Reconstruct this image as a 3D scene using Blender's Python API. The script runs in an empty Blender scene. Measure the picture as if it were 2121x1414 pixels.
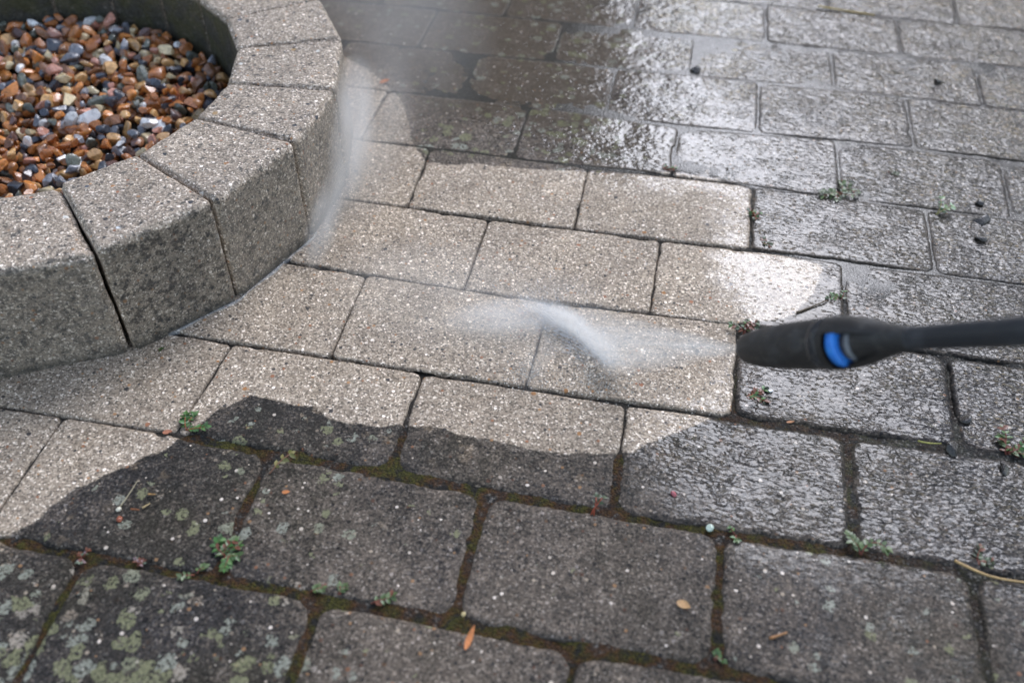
import bpy, bmesh, math, random
import numpy as np
from mathutils import Vector, Matrix, Euler

# ---------------------------------------------------------------- camera, sky, sun, exposure
S = bpy.context.scene
COL = S.collection
R_ = math.radians

cam_d = bpy.data.cameras.new("camera")
cam = bpy.data.objects.new("camera", cam_d)
COL.objects.link(cam)
cam.matrix_world = Matrix.Translation((-0.01005, -0.23179, 0.6933)) @ (
    Matrix.Rotation(0.18644, 4, 'Z') @ Matrix.Rotation(0.79351, 4, 'X') @ Matrix.Rotation(0.01291, 4, 'Z'))
cam_d.sensor_width = 36.0
cam_d.lens = 36.0 * 1937.28 / 2121.0
cam_d.clip_start = 0.02
cam_d.clip_end = 500
cam_d.dof.use_dof = True
cam_d.dof.focus_distance = 0.985
cam_d.dof.aperture_fstop = 3.4
S.camera = cam

SUN_AZ, SUN_EL = 15.0, 38.0          # degrees from +Y towards +X, and above the horizon
world = bpy.data.worlds.new("World")
S.world = world
world.use_nodes = True
wn = world.node_tree
bg = wn.nodes['Background']
sky = wn.nodes.new('ShaderNodeTexSky')
sky.sky_type = 'NISHITA'
sky.sun_disc = False
sky.sun_elevation = R_(SUN_EL)
sky.sun_rotation = R_(SUN_AZ)
sky.air_density = 1.0
sky.dust_density = 0.8
sky.ozone_density = 1.0
hsv = wn.nodes.new('ShaderNodeHueSaturation')
hsv.inputs['Saturation'].default_value = 0.72
wn.links.new(sky.outputs[0], hsv.inputs['Color'])
wn.links.new(hsv.outputs[0], bg.inputs['Color'])
bg.inputs['Strength'].default_value = 0.10

sun_d = bpy.data.lights.new("sun", 'SUN')
sun_d.energy = 1.5
sun_d.angle = R_(38)
sun_d.color = (0.88, 0.90, 1.0)
sun = bpy.data.objects.new("sun", sun_d)
COL.objects.link(sun)
_az, _el = R_(SUN_AZ), R_(SUN_EL)
sun_dir = Vector((math.sin(_az) * math.cos(_el), math.cos(_az) * math.cos(_el), math.sin(_el)))
sun.rotation_euler = (-sun_dir).to_track_quat('-Z', 'Y').to_euler()
sun.location = sun_dir * 6

S.view_settings.view_transform = 'Standard'
S.view_settings.look = 'None'
S.view_settings.gamma = 1.0
S.view_settings.use_curve_mapping = False
S.view_settings.exposure = 1.53
S.cycles.use_denoising = True
S.cycles.volume_step_rate = 1.0
S.cycles.max_bounces = 14
S.cycles.volume_bounces = 10

# ---------------------------------------------------------------- measured layout of the place (metres)
PL, PW = 0.21, 0.13336               # paver length and course depth
BED=[[-0.4514,0.1303,-0.0031],[-0.2422,0.1316,-0.0018],[-0.1249,0.1376,0.0042],[-0.0205,0.1281,-0.0053],[0.0851,0.1352,0.0018],[-0.5493,0.2724,0.0057],[-0.4315,0.2736,0.0069],[-0.2135,0.274,0.0073],[-0.1281,0.2608,-0.0059],[-0.0098,0.2636,-0.0031],[0.0839,0.2621,-0.0046],[0.1993,0.2656,-0.0011],[0.2913,0.2683,0.0016],[-0.4281,0.3972,-0.0029],[-0.3181,0.4012,0.0011],[-0.2232,0.3948,-0.0053],[-0.1144,0.4022,0.0021],[-0.0134,0.3946,-0.0055],[0.0902,0.4043,0.0042],[0.2005,0.3977,-0.0024],[0.3044,0.4099,0.0098],[-0.4014,0.542,0.0086],[-0.3256,0.5317,-0.0017],[-0.2095,0.5289,-0.0045],[-0.1103,0.525,-0.0084],[-0.0025,0.5371,0.0037],[0.0939,0.5414,0.008],[0.3086,0.5312,-0.0022],[-0.3906,0.6673,0.0005],[-0.3098,0.6679,0.0011],[-0.2101,0.6589,-0.0079],[-0.105,0.6694,0.0026],[-0.0008,0.6626,-0.0042],[0.1048,0.6736,0.0068],[0.2126,0.6663,-0.0005],[0.3102,0.6717,0.0049],[0.4105,0.6685,0.0017],[-0.4058,0.8036,0.0034],[-0.3195,0.7979,-0.0023],[-0.211,0.801,0.0008],[-0.1077,0.7943,-0.0059],[0.0004,0.815,0.0148],[0.1041,0.8005,0.0003],[0.2148,0.7952,-0.005],[0.3183,0.7913,-0.0089],[-0.4785,0.9327,-0.0008],[-0.401,0.9297,-0.0038],[0.0031,0.9106,-0.0229],[0.216,0.9324,-0.0011],[0.3162,0.9404,0.0069],[0.4283,0.9229,-0.0106],[0.0804,1.0718,0.0049],[0.2182,1.0798,0.0129],[0.3203,1.0735,0.0066],[0.4266,1.0689,0.002],[0.4819,1.0659,-0.001],[0.0128,1.2011,0.0009],[0.123,1.2018,0.0016],[0.219,1.195,-0.0052],[0.3256,1.2022,0.002],[0.4173,1.1986,-0.0016],[0.5064,1.2024,0.0022],[0.117,1.3333,-0.0003],[0.222,1.336,0.0024],[0.3331,1.3314,-0.0022],[0.422,1.3261,-0.0075],[0.53,1.334,0.0004]]
HEAD=[[-0.4489,0.126,-0.004],[-0.4413,0.0225,0.0036],[-0.243,0.1283,-0.0081],[-0.2316,0.061,0.0033],[-0.0237,0.1233,0.0012],[-0.0226,0.1033,0.0023],[-0.5486,0.2713,-0.0041],[-0.5447,0.1594,-0.0002],[-0.3369,0.269,-0.0024],[-0.3269,0.1413,0.0076],[-0.1269,0.2556,-0.0024],[-0.1253,0.1478,-0.0008],[0.0861,0.26,0.0006],[0.0849,0.1392,-0.0006],[0.2969,0.2661,0.0014],[0.295,0.1777,-0.0005],[-0.4281,0.3972,0.0021],[-0.4329,0.2764,-0.0027],[-0.2227,0.3928,-0.0025],[-0.216,0.2793,0.0042],[-0.0132,0.3933,-0.003],[-0.0101,0.2662,0.0001],[0.2012,0.3948,0.0014],[0.1994,0.2681,-0.0004],[-0.3243,0.5276,-0.0003],[-0.3188,0.4032,0.0052],[-0.111,0.5224,0.003],[-0.1147,0.4035,-0.0007],[0.0939,0.5398,-0.0021],[0.0901,0.4063,-0.0059],[0.3094,0.5299,0.0034],[0.3048,0.4131,-0.0012],[-0.2097,0.6571,0.0012],[-0.2098,0.5304,0.0011],[-0.0006,0.6608,0.0003],[-0.0021,0.5387,-0.0012],[0.2125,0.6645,0.0034],[0.205,0.5724,-0.0041],[-0.3189,0.7956,-0.0036],[-0.3135,0.6702,0.0018],[-0.1062,0.7924,-0.0009],[-0.1053,0.6712,-0.0],[0.1059,0.7988,0.0012],[0.1036,0.6752,-0.0011],[0.3183,0.7913,0.0036],[0.3134,0.6758,-0.0013],[0.0034,0.9069,-0.0],[0.0002,0.8172,-0.0032],[0.216,0.9324,0.0026],[0.215,0.7995,0.0016],[0.4283,0.9229,0.0049],[0.4184,0.7943,-0.005],[0.1109,1.0496,0.0014],[0.1106,0.936,0.0011],[0.3197,1.0678,0.0002],[0.3169,0.9478,-0.0026],[0.2189,1.1918,-0.001],[0.2197,1.083,-0.0002],[0.4346,1.187,0.0047],[0.4265,1.0729,-0.0034],[0.1186,1.3318,-0.001],[0.123,1.2051,0.0034],[0.3312,1.3274,0.0016],[0.3259,1.2054,-0.0037],[0.2213,1.3767,0.001],[0.2221,1.3397,0.0018],[0.4325,1.423,0.0022],[0.4256,1.3303,-0.0047]]
WASH=[[-0.5282,0.1334],[-0.5158,0.143],[-0.5069,0.1551],[-0.5015,0.1735],[-0.4921,0.19],[-0.4734,0.2121],[-0.4584,0.2266],[-0.4472,0.2405],[-0.4307,0.2515],[-0.4259,0.2669],[-0.4146,0.2851],[-0.4046,0.3074],[-0.3907,0.3219],[-0.3802,0.3332],[-0.359,0.331],[-0.3385,0.33],[-0.3139,0.3312],[-0.2946,0.3186],[-0.2747,0.3177],[-0.2553,0.3179],[-0.2367,0.3205],[-0.2244,0.3281],[-0.2054,0.3295],[-0.1765,0.3292],[-0.1609,0.3238],[-0.1378,0.3262],[-0.1188,0.3253],[-0.0903,0.3227],[-0.0538,0.3255],[-0.0136,0.3343],[-0.0003,0.3377],[0.0142,0.3538],[0.0383,0.3698],[0.0561,0.3821],[0.0717,0.3967],[0.0915,0.4059],[0.0936,0.4709],[0.0955,0.5394],[0.1299,0.5497],[0.1559,0.5661],[0.178,0.6115],[0.1877,0.6584],[0.1076,0.6705],[0.1035,0.6846],[0.106,0.7934],[0.0567,0.8091],[0.0005,0.8128],[-0.0358,0.7983],[-0.1102,0.7893],[-0.1474,0.7836],[-0.1785,0.7793],[-0.2101,0.7771],[-0.2515,0.7751],[-0.2849,0.7657],[-0.3144,0.7663],[-0.3333,0.7902],[-0.3491,0.8132],[-0.3644,0.8535],[-0.3903,0.91],[-0.4244,0.9472],[-0.4666,0.9879],[-0.5087,1.0123],[-0.62,1.12],[-1.5,1.0],[-1.5,0.05],[-0.9,0.12]]
CTL=[[-0.4949,0.3351,0.1,0,0,0],[-0.5336,0.2198,0.1,0,0,0],[-0.3749,0.584,0.15,0,0,0],[-0.2315,0.4854,0.2,0,0,0],[-0.1035,0.3695,0.15,0,0,0.3],[-0.2329,0.7346,0.1,0,0,0.3],[-0.4367,0.8705,0.1,0,0,0],[-0.0474,0.7315,0.3,0.2,0,0.3],[0.0418,0.7401,0.36,0.2,0,0.5],[0.0496,0.593,0.2,0.3,0,0.5],[0.13,0.6184,0.95,1,0,0.5],[0.0311,0.4722,0.25,0,0,0.5],[-0.3472,0.9302,0.85,0.85,0.5,0.4],[-0.232,1.0721,0.9,0.88,0.5,0.35],[-0.1376,0.9346,0.8,0.85,0.6,0.45],[-0.1061,0.8529,0.7,0.5,1,0.5],[-0.1202,1.1279,0.95,0.8,0.7,0.4],[-0.2784,0.7925,0.5,0.3,0.8,0.6],[-0.4752,1.1169,0.6,0.8,0.5,0.35],[-0.3396,1.2169,0.9,0.85,0.5,0.35],[-0.0409,0.9959,1,0.45,0.3,0.7],[0.0565,1.1662,1,0.1,0.2,0.8],[-0.0149,0.8485,1,0.85,0.3,0.8],[0.1302,0.8677,1,0.6,0.1,0.8],[0.199,1.0475,1,0.1,0.1,0.8],[0.3106,0.8282,1,0,0.1,0.9],[0.4277,0.8319,1,0.3,0.1,0.9],[0.4631,1.0369,1,0,0.2,0.8],[0.3602,1.2987,0.9,0.2,0.15,0.75],[0.5141,1.3322,0.85,0.2,0.15,0.7],[0.0124,1.2938,1,0.2,0.1,0.8],[0.159,0.7347,0.95,0.3,0.05,0.8],[0.2715,0.7199,1,0.2,0.05,0.8],[0.3415,0.629,1,0.1,0.05,0.9],[0.262,0.6124,1,0.2,0.05,0.85],[0.1774,0.4471,1,0.4,0.05,0.85],[0.3442,0.4816,0.95,0,0.1,0.95],[0.1521,0.3607,0.8,0.1,0.1,0.85],[0.0629,0.3424,0.75,0.1,0.15,0.9],[0.2596,0.343,0.8,0,0.15,0.9],[0.3349,0.3422,0.85,0,0.15,0.95],[0.1297,0.2948,0.6,0.3,0.15,0.75],[0.0219,0.2943,0.4,0.2,0.15,0.75],[0.0299,0.2046,0.3,0.3,0.12,0.5],[0.1688,0.2099,0.4,0.4,0.45,0.72],[0.2652,0.2161,0.45,0.2,0.35,0.8],[0.3181,0.1968,0.4,0,0.5,0.85],[0.0741,0.1309,0.25,0,0.25,0.7],[-0.1149,0.3059,0.2,0,0.2,1.0],[-0.1742,0.2651,0.12,0,0.15,0.85],[-0.2437,0.1976,0.08,0,0.5,0.55],[-0.3971,0.1414,0.1,0,0.55,0.95],[-0.4413,0.0638,0.1,0,0.88,1.1],[-0.3054,0.0828,0.12,0,0.85,1.05],[-0.1307,0.0975,0.1,0,0.2,0.42],[-0.3287,0.3041,0.3,0,0.68,1.15],[-0.3994,0.2416,0.15,0,0.3,1.15],[-0.3018,0.2334,0.1,0,0.55,0.6],[-0.1752,0.1867,0.1,0,0.42,0.5],[-0.0535,0.2115,0.15,0,0.3,0.42],[-0.0235,0.1487,0.15,0,0.1,0.6],[-0.4524,0.1863,0.15,0,0.45,1.15]]
ROWOFF=[-0.0249,0.0855,-0.0102,0.096,-0.0009,-0.1053,0.0034,-0.1005,0.0099,-0.0904,0.0103]

# ---------------------------------------------------------------- helpers
rng = np.random.default_rng(7)
random.seed(7)


def tag(o, label=None, cat=None, group=None, kind=None):
    if label: o['label'] = label
    if cat: o['category'] = cat
    if group: o['group'] = group
    if kind: o['kind'] = kind
    return o


def empty(name, loc=(0, 0, 0)):
    o = bpy.data.objects.new(name, None)
    o.empty_display_size = 0.02
    COL.objects.link(o)
    o.location = loc
    return o


def mesh(name, V, F, mat, parent=None, smooth=True, attrs=None, loc=None):
    V = np.asarray(V, dtype=float).reshape(-1, 3)
    me = bpy.data.meshes.new(name)
    if loc is not None:
        V = V - np.asarray(loc)
    me.from_pydata(V.tolist(), [], F if isinstance(F, list) else F.tolist())
    if smooth:
        me.polygons.foreach_set('use_smooth', [True] * len(me.polygons))
    for k, a in (attrs or {}).items():
        a = np.asarray(a, dtype=np.float32)
        if a.ndim == 1:
            at = me.attributes.new(k, 'FLOAT', 'POINT')
            at.data.foreach_set('value', a)
        else:
            at = me.attributes.new(k, 'FLOAT_COLOR', 'POINT')
            at.data.foreach_set('color', np.c_[a, np.ones(len(a))].astype(np.float32).ravel())
    me.materials.append(mat)
    me.update()
    o = bpy.data.objects.new(name, me)
    COL.objects.link(o)
    if loc is not None:
        o.location = loc
    if parent:
        o.parent = parent
        if loc is not None:
            o.location = Vector(loc) - parent.location
        else:
            o.location = -parent.location
    return o


def hash3(i, j, k, seed):
    h = (i * 374761393 + j * 668265263 + k * 2147483647 + seed * 1442695041) & 0xFFFFFFFF
    h = ((h ^ (h >> 13)) * 1274126177) & 0xFFFFFFFF
    h = h ^ (h >> 16)
    return (h & 0xFFFF) / 65535.0


def vnoise(P, scale, seed=0):
    """smooth value noise in -1..1"""
    Q = np.asarray(P, dtype=float) * scale
    I = np.floor(Q).astype(np.int64)
    f = Q - I
    f = f * f * (3 - 2 * f)
    out = 0
    for a in (0, 1):
        for b in (0, 1):
            for c in (0, 1):
                w = (f[:, 0] if a else 1 - f[:, 0]) * (f[:, 1] if b else 1 - f[:, 1]) * (f[:, 2] if c else 1 - f[:, 2])
                out = out + w * hash3(I[:, 0] + a, I[:, 1] + b, I[:, 2] + c, seed)
    return out * 2 - 1


def fbm(P, scale, oct=3, seed=0):
    t, a = 0, 1.0
    for i in range(oct):
        t = t + a * vnoise(P, scale * 2 ** i, seed + i * 17)
        a *= 0.5
    return t


def xyz(x, y, z=0.0):
    x = np.asarray(x, dtype=float)
    return np.stack([x, np.asarray(y, dtype=float) + 0 * x, 0 * x + z], -1)


def grid_faces(nu, nv):
    i = np.arange(nu * nv).reshape(nu, nv)
    return np.stack([i[:-1, :-1], i[1:, :-1], i[1:, 1:], i[:-1, 1:]], -1).reshape(-1, 4)


# fields over the ground -------------------------------------------------
_W = np.array(WASH)


def wash_sd(X, Y):
    """signed distance to the edge of the washed patch (positive inside)"""
    P = np.stack([X, Y], -1)
    A, B = _W, np.roll(_W, -1, 0)
    best = np.full(len(P), 1e9)
    ins = np.zeros(len(P), bool)
    for a, b in zip(A, B):
        ab = b - a
        t = np.clip(((P - a) @ ab) / max(ab @ ab, 1e-12), 0, 1)
        best = np.minimum(best, np.hypot(*(P - a - t[:, None] * ab).T))
        c = ((a[1] > P[:, 1]) != (b[1] > P[:, 1]))
        xs = (b[0] - a[0]) * (P[:, 1] - a[1]) / (b[1] - a[1] + 1e-15) + a[0]
        ins ^= c & (P[:, 0] < xs)
    return np.where(ins, best, -best)


_C = np.array(CTL)


def ctl(X, Y):
    """wet, pool, lichen, grime at ground points"""
    d2 = (X[:, None] - _C[None, :, 0]) ** 2 + (Y[:, None] - _C[None, :, 1]) ** 2
    w = np.exp(-d2 / (2 * 0.05 ** 2)) + 1e-5 / (d2 + 1e-4)
    w /= w.sum(1, keepdims=True)
    return (w @ _C[:, 2:]).T


def ctl_big(X, Y):
    return np.concatenate([ctl(X[i:i + 20000], Y[i:i + 20000]) for i in range(0, len(X), 20000)], 1)


_B, _H = np.array(BED), np.array(HEAD)


def warp(x, y):
    wb = np.exp(-((x - _B[:, 0]) ** 2 + (y - _B[:, 1]) ** 2) / (2 * .06 ** 2))
    wh = np.exp(-((x - _H[:, 0]) ** 2 + (y - _H[:, 1]) ** 2) / (2 * .05 ** 2))
    return (x + float((wh * _H[:, 2]).sum() / (wh.sum() + .25)), y + float((wb * _B[:, 2]).sum() / (wb.sum() + .25)))


# ---------------------------------------------------------------- materials
class NB:
    """small node builder"""

    def __init__(self, name):
        self.m = bpy.data.materials.new(name)
        self.m.use_nodes = True
        self.nt = self.m.node_tree
        self.nt.nodes.clear()
        self.out = self.nt.nodes.new('ShaderNodeOutputMaterial')

    def n(self, t, **kw):
        nd = self.nt.nodes.new(t)
        for k, v in kw.items():
            setattr(nd, k, v)
        return nd

    def set(self, sock, v):
        if isinstance(v, bpy.types.NodeSocket):
            self.nt.links.new(v, sock)
        else:
            if isinstance(v, (tuple, list)) and sock.type == 'RGBA' and len(v) == 3:
                v = (*v, 1)
            sock.default_value = v

    def pos(self):
        return self.n('ShaderNodeNewGeometry').outputs['Position']

    def obj(self):
        return self.n('ShaderNodeTexCoord').outputs['Object']

    def attr(self, name, out='Fac'):
        return self.n('ShaderNodeAttribute', attribute_name=name).outputs[out]

    def math(self, op, a, b=0.0, c=0.0, clamp=False):
        nd = self.n('ShaderNodeMath', operation=op, use_clamp=clamp)
        self.set(nd.inputs[0], a); self.set(nd.inputs[1], b); self.set(nd.inputs[2], c)
        return nd.outputs[0]

    def mix(self, f, a, b, blend='MIX'):
        nd = self.n('ShaderNodeMix', data_type='RGBA', blend_type=blend)
        self.set(nd.inputs[0], f); self.set(nd.inputs[6], a); self.set(nd.inputs[7], b)
        return nd.outputs[2]

    def step(self, v, lo, hi):
        nd = self.n('ShaderNodeMapRange', interpolation_type='SMOOTHSTEP')
        self.set(nd.inputs[0], v); self.set(nd.inputs[1], lo); self.set(nd.inputs[2], hi)
        return nd.outputs[0]

    def lin(self, v, a, b, c, d):
        nd = self.n('ShaderNodeMapRange')
        for i, q in enumerate((v, a, b, c, d)):
            self.set(nd.inputs[i], q)
        return nd.outputs[0]

    def noise(self, vec, scale, detail=2.0, rough=0.5, dist=0.0, color=False):
        nd = self.n('ShaderNodeTexNoise')
        self.set(nd.inputs['Vector'], vec)
        nd.inputs['Scale'].default_value = scale
        nd.inputs['Detail'].default_value = detail
        nd.inputs['Roughness'].default_value = rough
        nd.inputs['Distortion'].default_value = dist
        return nd.outputs[1 if color else 0]

    def vor(self, vec, scale, feature='F1', smooth=None):
        nd = self.n('ShaderNodeTexVoronoi', feature=feature)
        self.set(nd.inputs['Vector'], vec)
        nd.inputs['Scale'].default_value = scale
        return nd.outputs['Distance'], nd.outputs['Color']

    def sep(self, c):
        nd = self.n('ShaderNodeSeparateColor')
        self.set(nd.inputs[0], c)
        return nd.outputs[0], nd.outputs[1], nd.outputs[2]

    def ramp(self, f, stops, const=False):
        nd = self.n('ShaderNodeValToRGB')
        cr = nd.color_ramp
        if const:
            cr.interpolation = 'CONSTANT'
        while len(cr.elements) < len(stops):
            cr.elements.new(0.5)
        for e, (p, c) in zip(cr.elements, stops):
            e.position = p
            e.color = (*c, 1) if len(c) == 3 else c
        self.set(nd.inputs[0], f)
        return nd.outputs[0]

    def bump(self, h, dist, strength=1.0, normal=None):
        nd = self.n('ShaderNodeBump')
        self.set(nd.inputs['Height'], h)
        nd.inputs['Distance'].default_value = dist
        self.set(nd.inputs['Strength'], strength)
        if normal is not None:
            self.set(nd.inputs['Normal'], normal)
        return nd.outputs[0]

    def bsdf(self, **kw):
        nd = self.n('ShaderNodeBsdfPrincipled')
        for k, v in kw.items():
            self.set(nd.inputs[k.replace('_', ' ')], v)
        self.nt.links.new(nd.outputs[0], self.out.inputs[0])
        return nd


def simple(name, col, rough=0.6, var=0.25, scale=120, bump=0.0004, **kw):
    b = NB(name)
    p = b.pos()
    n = b.noise(p, scale, 4)
    c = b.mix(b.lin(n, .3, .7, 0, 1), tuple(x * (1 - var) for x in col), tuple(min(1, x * (1 + var)) for x in col))
    b.bsdf(Base_Color=c, Roughness=rough, Normal=b.bump(b.noise(p, scale * 3, 3), bump), **kw)
    return b.m


def concrete_grain(b, p, warm=1.0):
    """exposed-aggregate concrete: sandy matrix with pale, dark and rusty grains; returns colour, grain height"""
    d1, c1 = b.vor(p, 210)
    r1, g1, b1 = b.sep(c1)
    d2, c2 = b.vor(p, 620)
    r2, g2, b2 = b.sep(c2)
    d3, c3 = b.vor(p, 95)
    r3, g3, b3 = b.sep(c3)
    w = warm
    sand = b.ramp(r2, [(0, (.10, .093, .083)), (.20, (.20, .18, .155)), (.5, (.285, .26, .225)), (.80, (.37, .34, .30)), (.94, (.55, .53, .49)), (1, (.8, .79, .76))])
    grain = b.ramp(g1, [(0, (.055, .055, .058)), (.20, (.13, .12, .105)), (.36, (.33, .21, .12)), (.46, (.25, .135, .085)), (.53, (.24, .22, .195)), (.66, (.40, .37, .32)), (.76, (.70, .68, .65)), (.88, (.86, .85, .84))], True)
    m1 = b.math('LESS_THAN', d1, b.math('MULTIPLY_ADD', r1, .58, -.18))
    col = b.mix(m1, sand, grain)
    big = b.ramp(g3, [(0, (.05, .05, .055)), (.25, (.30, .17, .08)), (.36, (.26, .13, .08)), (.46, (.22, .20, .18)), (.7, (.62, .59, .54)), (.9, (.8, .79, .76))], True)
    m3 = b.math('LESS_THAN', b.math('ADD', d3, b.math('MULTIPLY', b.math('SUBTRACT', b.noise(p, 480, 2, .6), .5), .25)), b.math('MULTIPLY_ADD', r3, .9, -.64))
    col = b.mix(m3, col, big)
    lo = b.noise(p, 13, 4, .6)
    mid = b.noise(p, 150, 3, .6)
    col = b.mix(1.0, col, b.ramp(lo, [(.25, (.80, .80, .80)), (.75, (1.12, 1.10, 1.06))]), 'MULTIPLY')
    col = b.mix(1.0, col, b.ramp(mid, [(.28, (.80, .78, .76)), (.52, (1, 1, 1)), (.75, (1.12, 1.11, 1.10))]), 'MULTIPLY')
    col = b.mix(1.0, col, (1.43, 1.25, 1.065), 'MULTIPLY')
    pit = b.math('MULTIPLY', b.step(b.noise(p, 120, 4, .72), .60, .68), .62)
    col = b.mix(pit, col, (.075, .066, .055))
    h = b.math('ADD', b.math('MULTIPLY', b.math('SUBTRACT', .55, d1), .5), b.math('MULTIPLY', b.noise(p, 700, 2, .6), .6))
    h = b.math('ADD', h, b.math('MULTIPLY', mid, .8))
    return col, h, b1, mid, m1


def mat_paver():
    b = NB("concrete_paver")
    p = b.pos()
    col, h, rnd, mid, gm = concrete_grain(b, p)
    wash, wet, pool, lich, grime = (b.attr(k) for k in ('wash', 'wet', 'pool', 'lich', 'grime'))
    edge, tone = b.attr('edge'), b.attr('tone')
    n30 = b.noise(p, 32, 5, .62)
    n9 = b.noise(p, 8, 3, .5)
    n300 = b.noise(p, 330, 3, .65)
    # dirt: a dark biofilm with worn places where the grains show through
    g = b.math('ADD', b.math('MULTIPLY_ADD', grime, 1.15, -.22), b.math('MULTIPLY', b.math('SUBTRACT', n30, .5), 1.5))
    g = b.math('ADD', g, b.math('MULTIPLY', b.math('SUBTRACT', b.noise(p, 85, 4, .65), .5), 1.3))
    g = b.math('ADD', g, b.math('MULTIPLY', b.math('SUBTRACT', n300, .5), 2.6), clamp=True)
    film = b.mix(b.lin(n9, .35, .65, 0, 1), (.0135, .0135, .0145), (.020, .0175, .012))
    worn = b.mix(.42, col, (.115, .108, .098), 'MIX')
    worn = b.mix(1.0, worn, (.66, .64, .64), 'MULTIPLY')
    dirty = b.mix(b.lin(g, 0, 1, .08, .93), worn, film)
    lum = b.n('ShaderNodeRGBToBW'); b.set(lum.inputs[0], col)
    fs = b.n('ShaderNodeVectorMath', operation='SCALE'); b.set(fs.inputs[0], film); b.set(fs.inputs['Scale'], b.math('MULTIPLY_ADD', lum.outputs[0], 4.2, .05))
    film = fs.outputs[0]
    dirty = b.mix(b.lin(g, 0, 1, .08, .93), worn, film)
    pale = b.math('MULTIPLY', b.step(b.math('ADD', n30, b.math('MULTIPLY', lich, .035)), .66, .70), b.step(n300, .40, .52))
    dirty = b.mix(b.math('MULTIPLY', pale, b.lin(wet, .3, .8, .6, .12)), dirty, col)
    silt = b.math('MULTIPLY', b.math('MULTIPLY', b.step(pool, .55, .85), b.step(wet, .4, .7)), b.lin(n30, .3, .7, .25, .85))
    dirty = b.mix(silt, dirty, b.mix(n300, (.085, .064, .042), (.155, .125, .090)))
    poke = b.math('GREATER_THAN', rnd, .86)
    dirty = b.mix(b.math('MULTIPLY', b.math('MULTIPLY', poke, gm), .55), dirty, col)
    # lichen rosettes
    wp = b.n('ShaderNodeVectorMath', operation='ADD')
    b.set(wp.inputs[0], p)
    sc = b.n('ShaderNodeVectorMath', operation='SCALE')
    b.set(sc.inputs[0], b.noise(p, 140, 3, .6, color=True)); sc.inputs['Scale'].default_value = .013
    b.set(wp.inputs[1], sc.outputs[0])
    dl, cl = b.vor(wp.outputs[0], 66)
    rl, gl, bl = b.sep(cl)
    lm = b.math('LESS_THAN', dl, b.math('MULTIPLY', b.math('SUBTRACT', b.math('MULTIPLY', lich, 1.0), b.math('MULTIPLY', rl, .82)), .96))
    nl = b.noise(wp.outputs[0], 30, 4, .6)
    lm2 = b.step(nl, b.math('SUBTRACT', .80, b.math('MULTIPLY', lich, .22)), b.math('SUBTRACT', .84, b.math('MULTIPLY', lich, .22)))
    lmask = b.math('MULTIPLY', b.math('MAXIMUM', lm, lm2), b.math('GREATER_THAN', b.noise(p, 300, 4, .7), .455))
    lcol = b.mix(b.step(gl, .35, .6), (.285, .285, .225), (.215, .21, .115))
    lcol = b.mix(b.step(bl, .80, .85), lcol, (.33, .28, .22))
    lcol = b.mix(1.0, lcol, b.ramp(n300, [(.35, (.62, .64, .6)), (.6, (1.25, 1.25, 1.25))]), 'MULTIPLY')
    dirty = b.mix(b.math('MULTIPLY', lmask, .8), dirty, lcol)
    # edge of the washed patch
    sd = b.math('ADD', wash, b.math('MULTIPLY', b.math('SUBTRACT', b.noise(p, 60, 4, .6), .5), .012))
    sd = b.math('ADD', sd, b.math('MULTIPLY', b.math('SUBTRACT', n300, .5), .004))
    cm = b.step(sd, -.0012, .0014)
    tn = b.n('ShaderNodeVectorMath', operation='SCALE'); b.set(tn.inputs[0], col); b.set(tn.inputs['Scale'], tone)
    clean = tn.outputs[0]
    damp = b.math('MULTIPLY', b.step(b.noise(p, 17, 4, .65), .50, .68), .30)
    clean = b.mix(damp, clean, b.mix(1.0, clean, (.50, .46, .40), 'MULTIPLY'))
    left = b.math('MULTIPLY', b.step(b.noise(p, 75, 4, .7), .63, .72), b.math('MULTIPLY', b.math('SUBTRACT', 1.0, b.step(sd, .0, .07)), .65))
    clean = b.mix(left, clean, (.10, .09, .075))
    half = b.math('MULTIPLY', b.step(b.noise(p, 34, 4, .68), .56, .64), b.step(sd, -.060, -.008))
    dirty = b.mix(b.math('MULTIPLY', half, .5), dirty, b.mix(1.0, col, (.60, .56, .50), 'MULTIPLY'))
    colr = b.mix(cm, dirty, clean)
    ed = b.math('MULTIPLY', b.math('SUBTRACT', 1.0, b.step(b.math('ADD', edge, b.math('MULTIPLY', b.math('SUBTRACT', n300, .5), .004)), .0, .0026)), b.mix(cm, b.lin(wet, .4, .9, .7, .35), (.38, .38, .38)))
    colr = b.mix(ed, colr, (.035, .030, .024))
    wetd = b.math('MULTIPLY', b.step(wet, .45, .8), .42)
    colr = b.mix(b.math('MULTIPLY', wetd, b.math('SUBTRACT', 1.0, b.math('MULTIPLY', cm, .8))), colr, b.mix(1.0, colr, (.38, .35, .30), 'MULTIPLY'))
    # water film
    wn_ = b.math('ADD', wet, b.math('MULTIPLY', b.math('SUBTRACT', n30, .5), .45))
    coat = b.math('MULTIPLY', b.step(wn_, .38, .62), b.step(edge, .0015, .0070))
    rough = b.lin(wet, 0, .6, .80, .6)
    fp = b.n('ShaderNodeMapping')
    b.set(fp.inputs[0], p)
    fp.inputs['Scale'].default_value = (.85, 1.55, 1.0)
    fp.inputs['Rotation'].default_value = (0, 0, .25)
    f1 = b.noise(fp.outputs[0], 150, 1.2, .5, .6)
    dv, cv = b.vor(fp.outputs[0], 150)
    rv, gv, bv = b.sep(cv)
    bead = b.math('MULTIPLY', b.math('SUBTRACT', 1.0, b.step(dv, .08, b.lin(gv, 0, 1, .22, .42))), b.math('GREATER_THAN', rv, .55))
    big = b.noise(p, 26, 3, .5)
    rip = b.step(big, .40, .62)
    fh = b.math('ADD', b.math('MULTIPLY', f1, b.lin(rip, 0, 1, .6, 1.25)), b.math('MULTIPLY', bead, 1.5))
    amt = b.math('SUBTRACT', 1.0, b.math('MULTIPLY', pool, .93))
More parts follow.
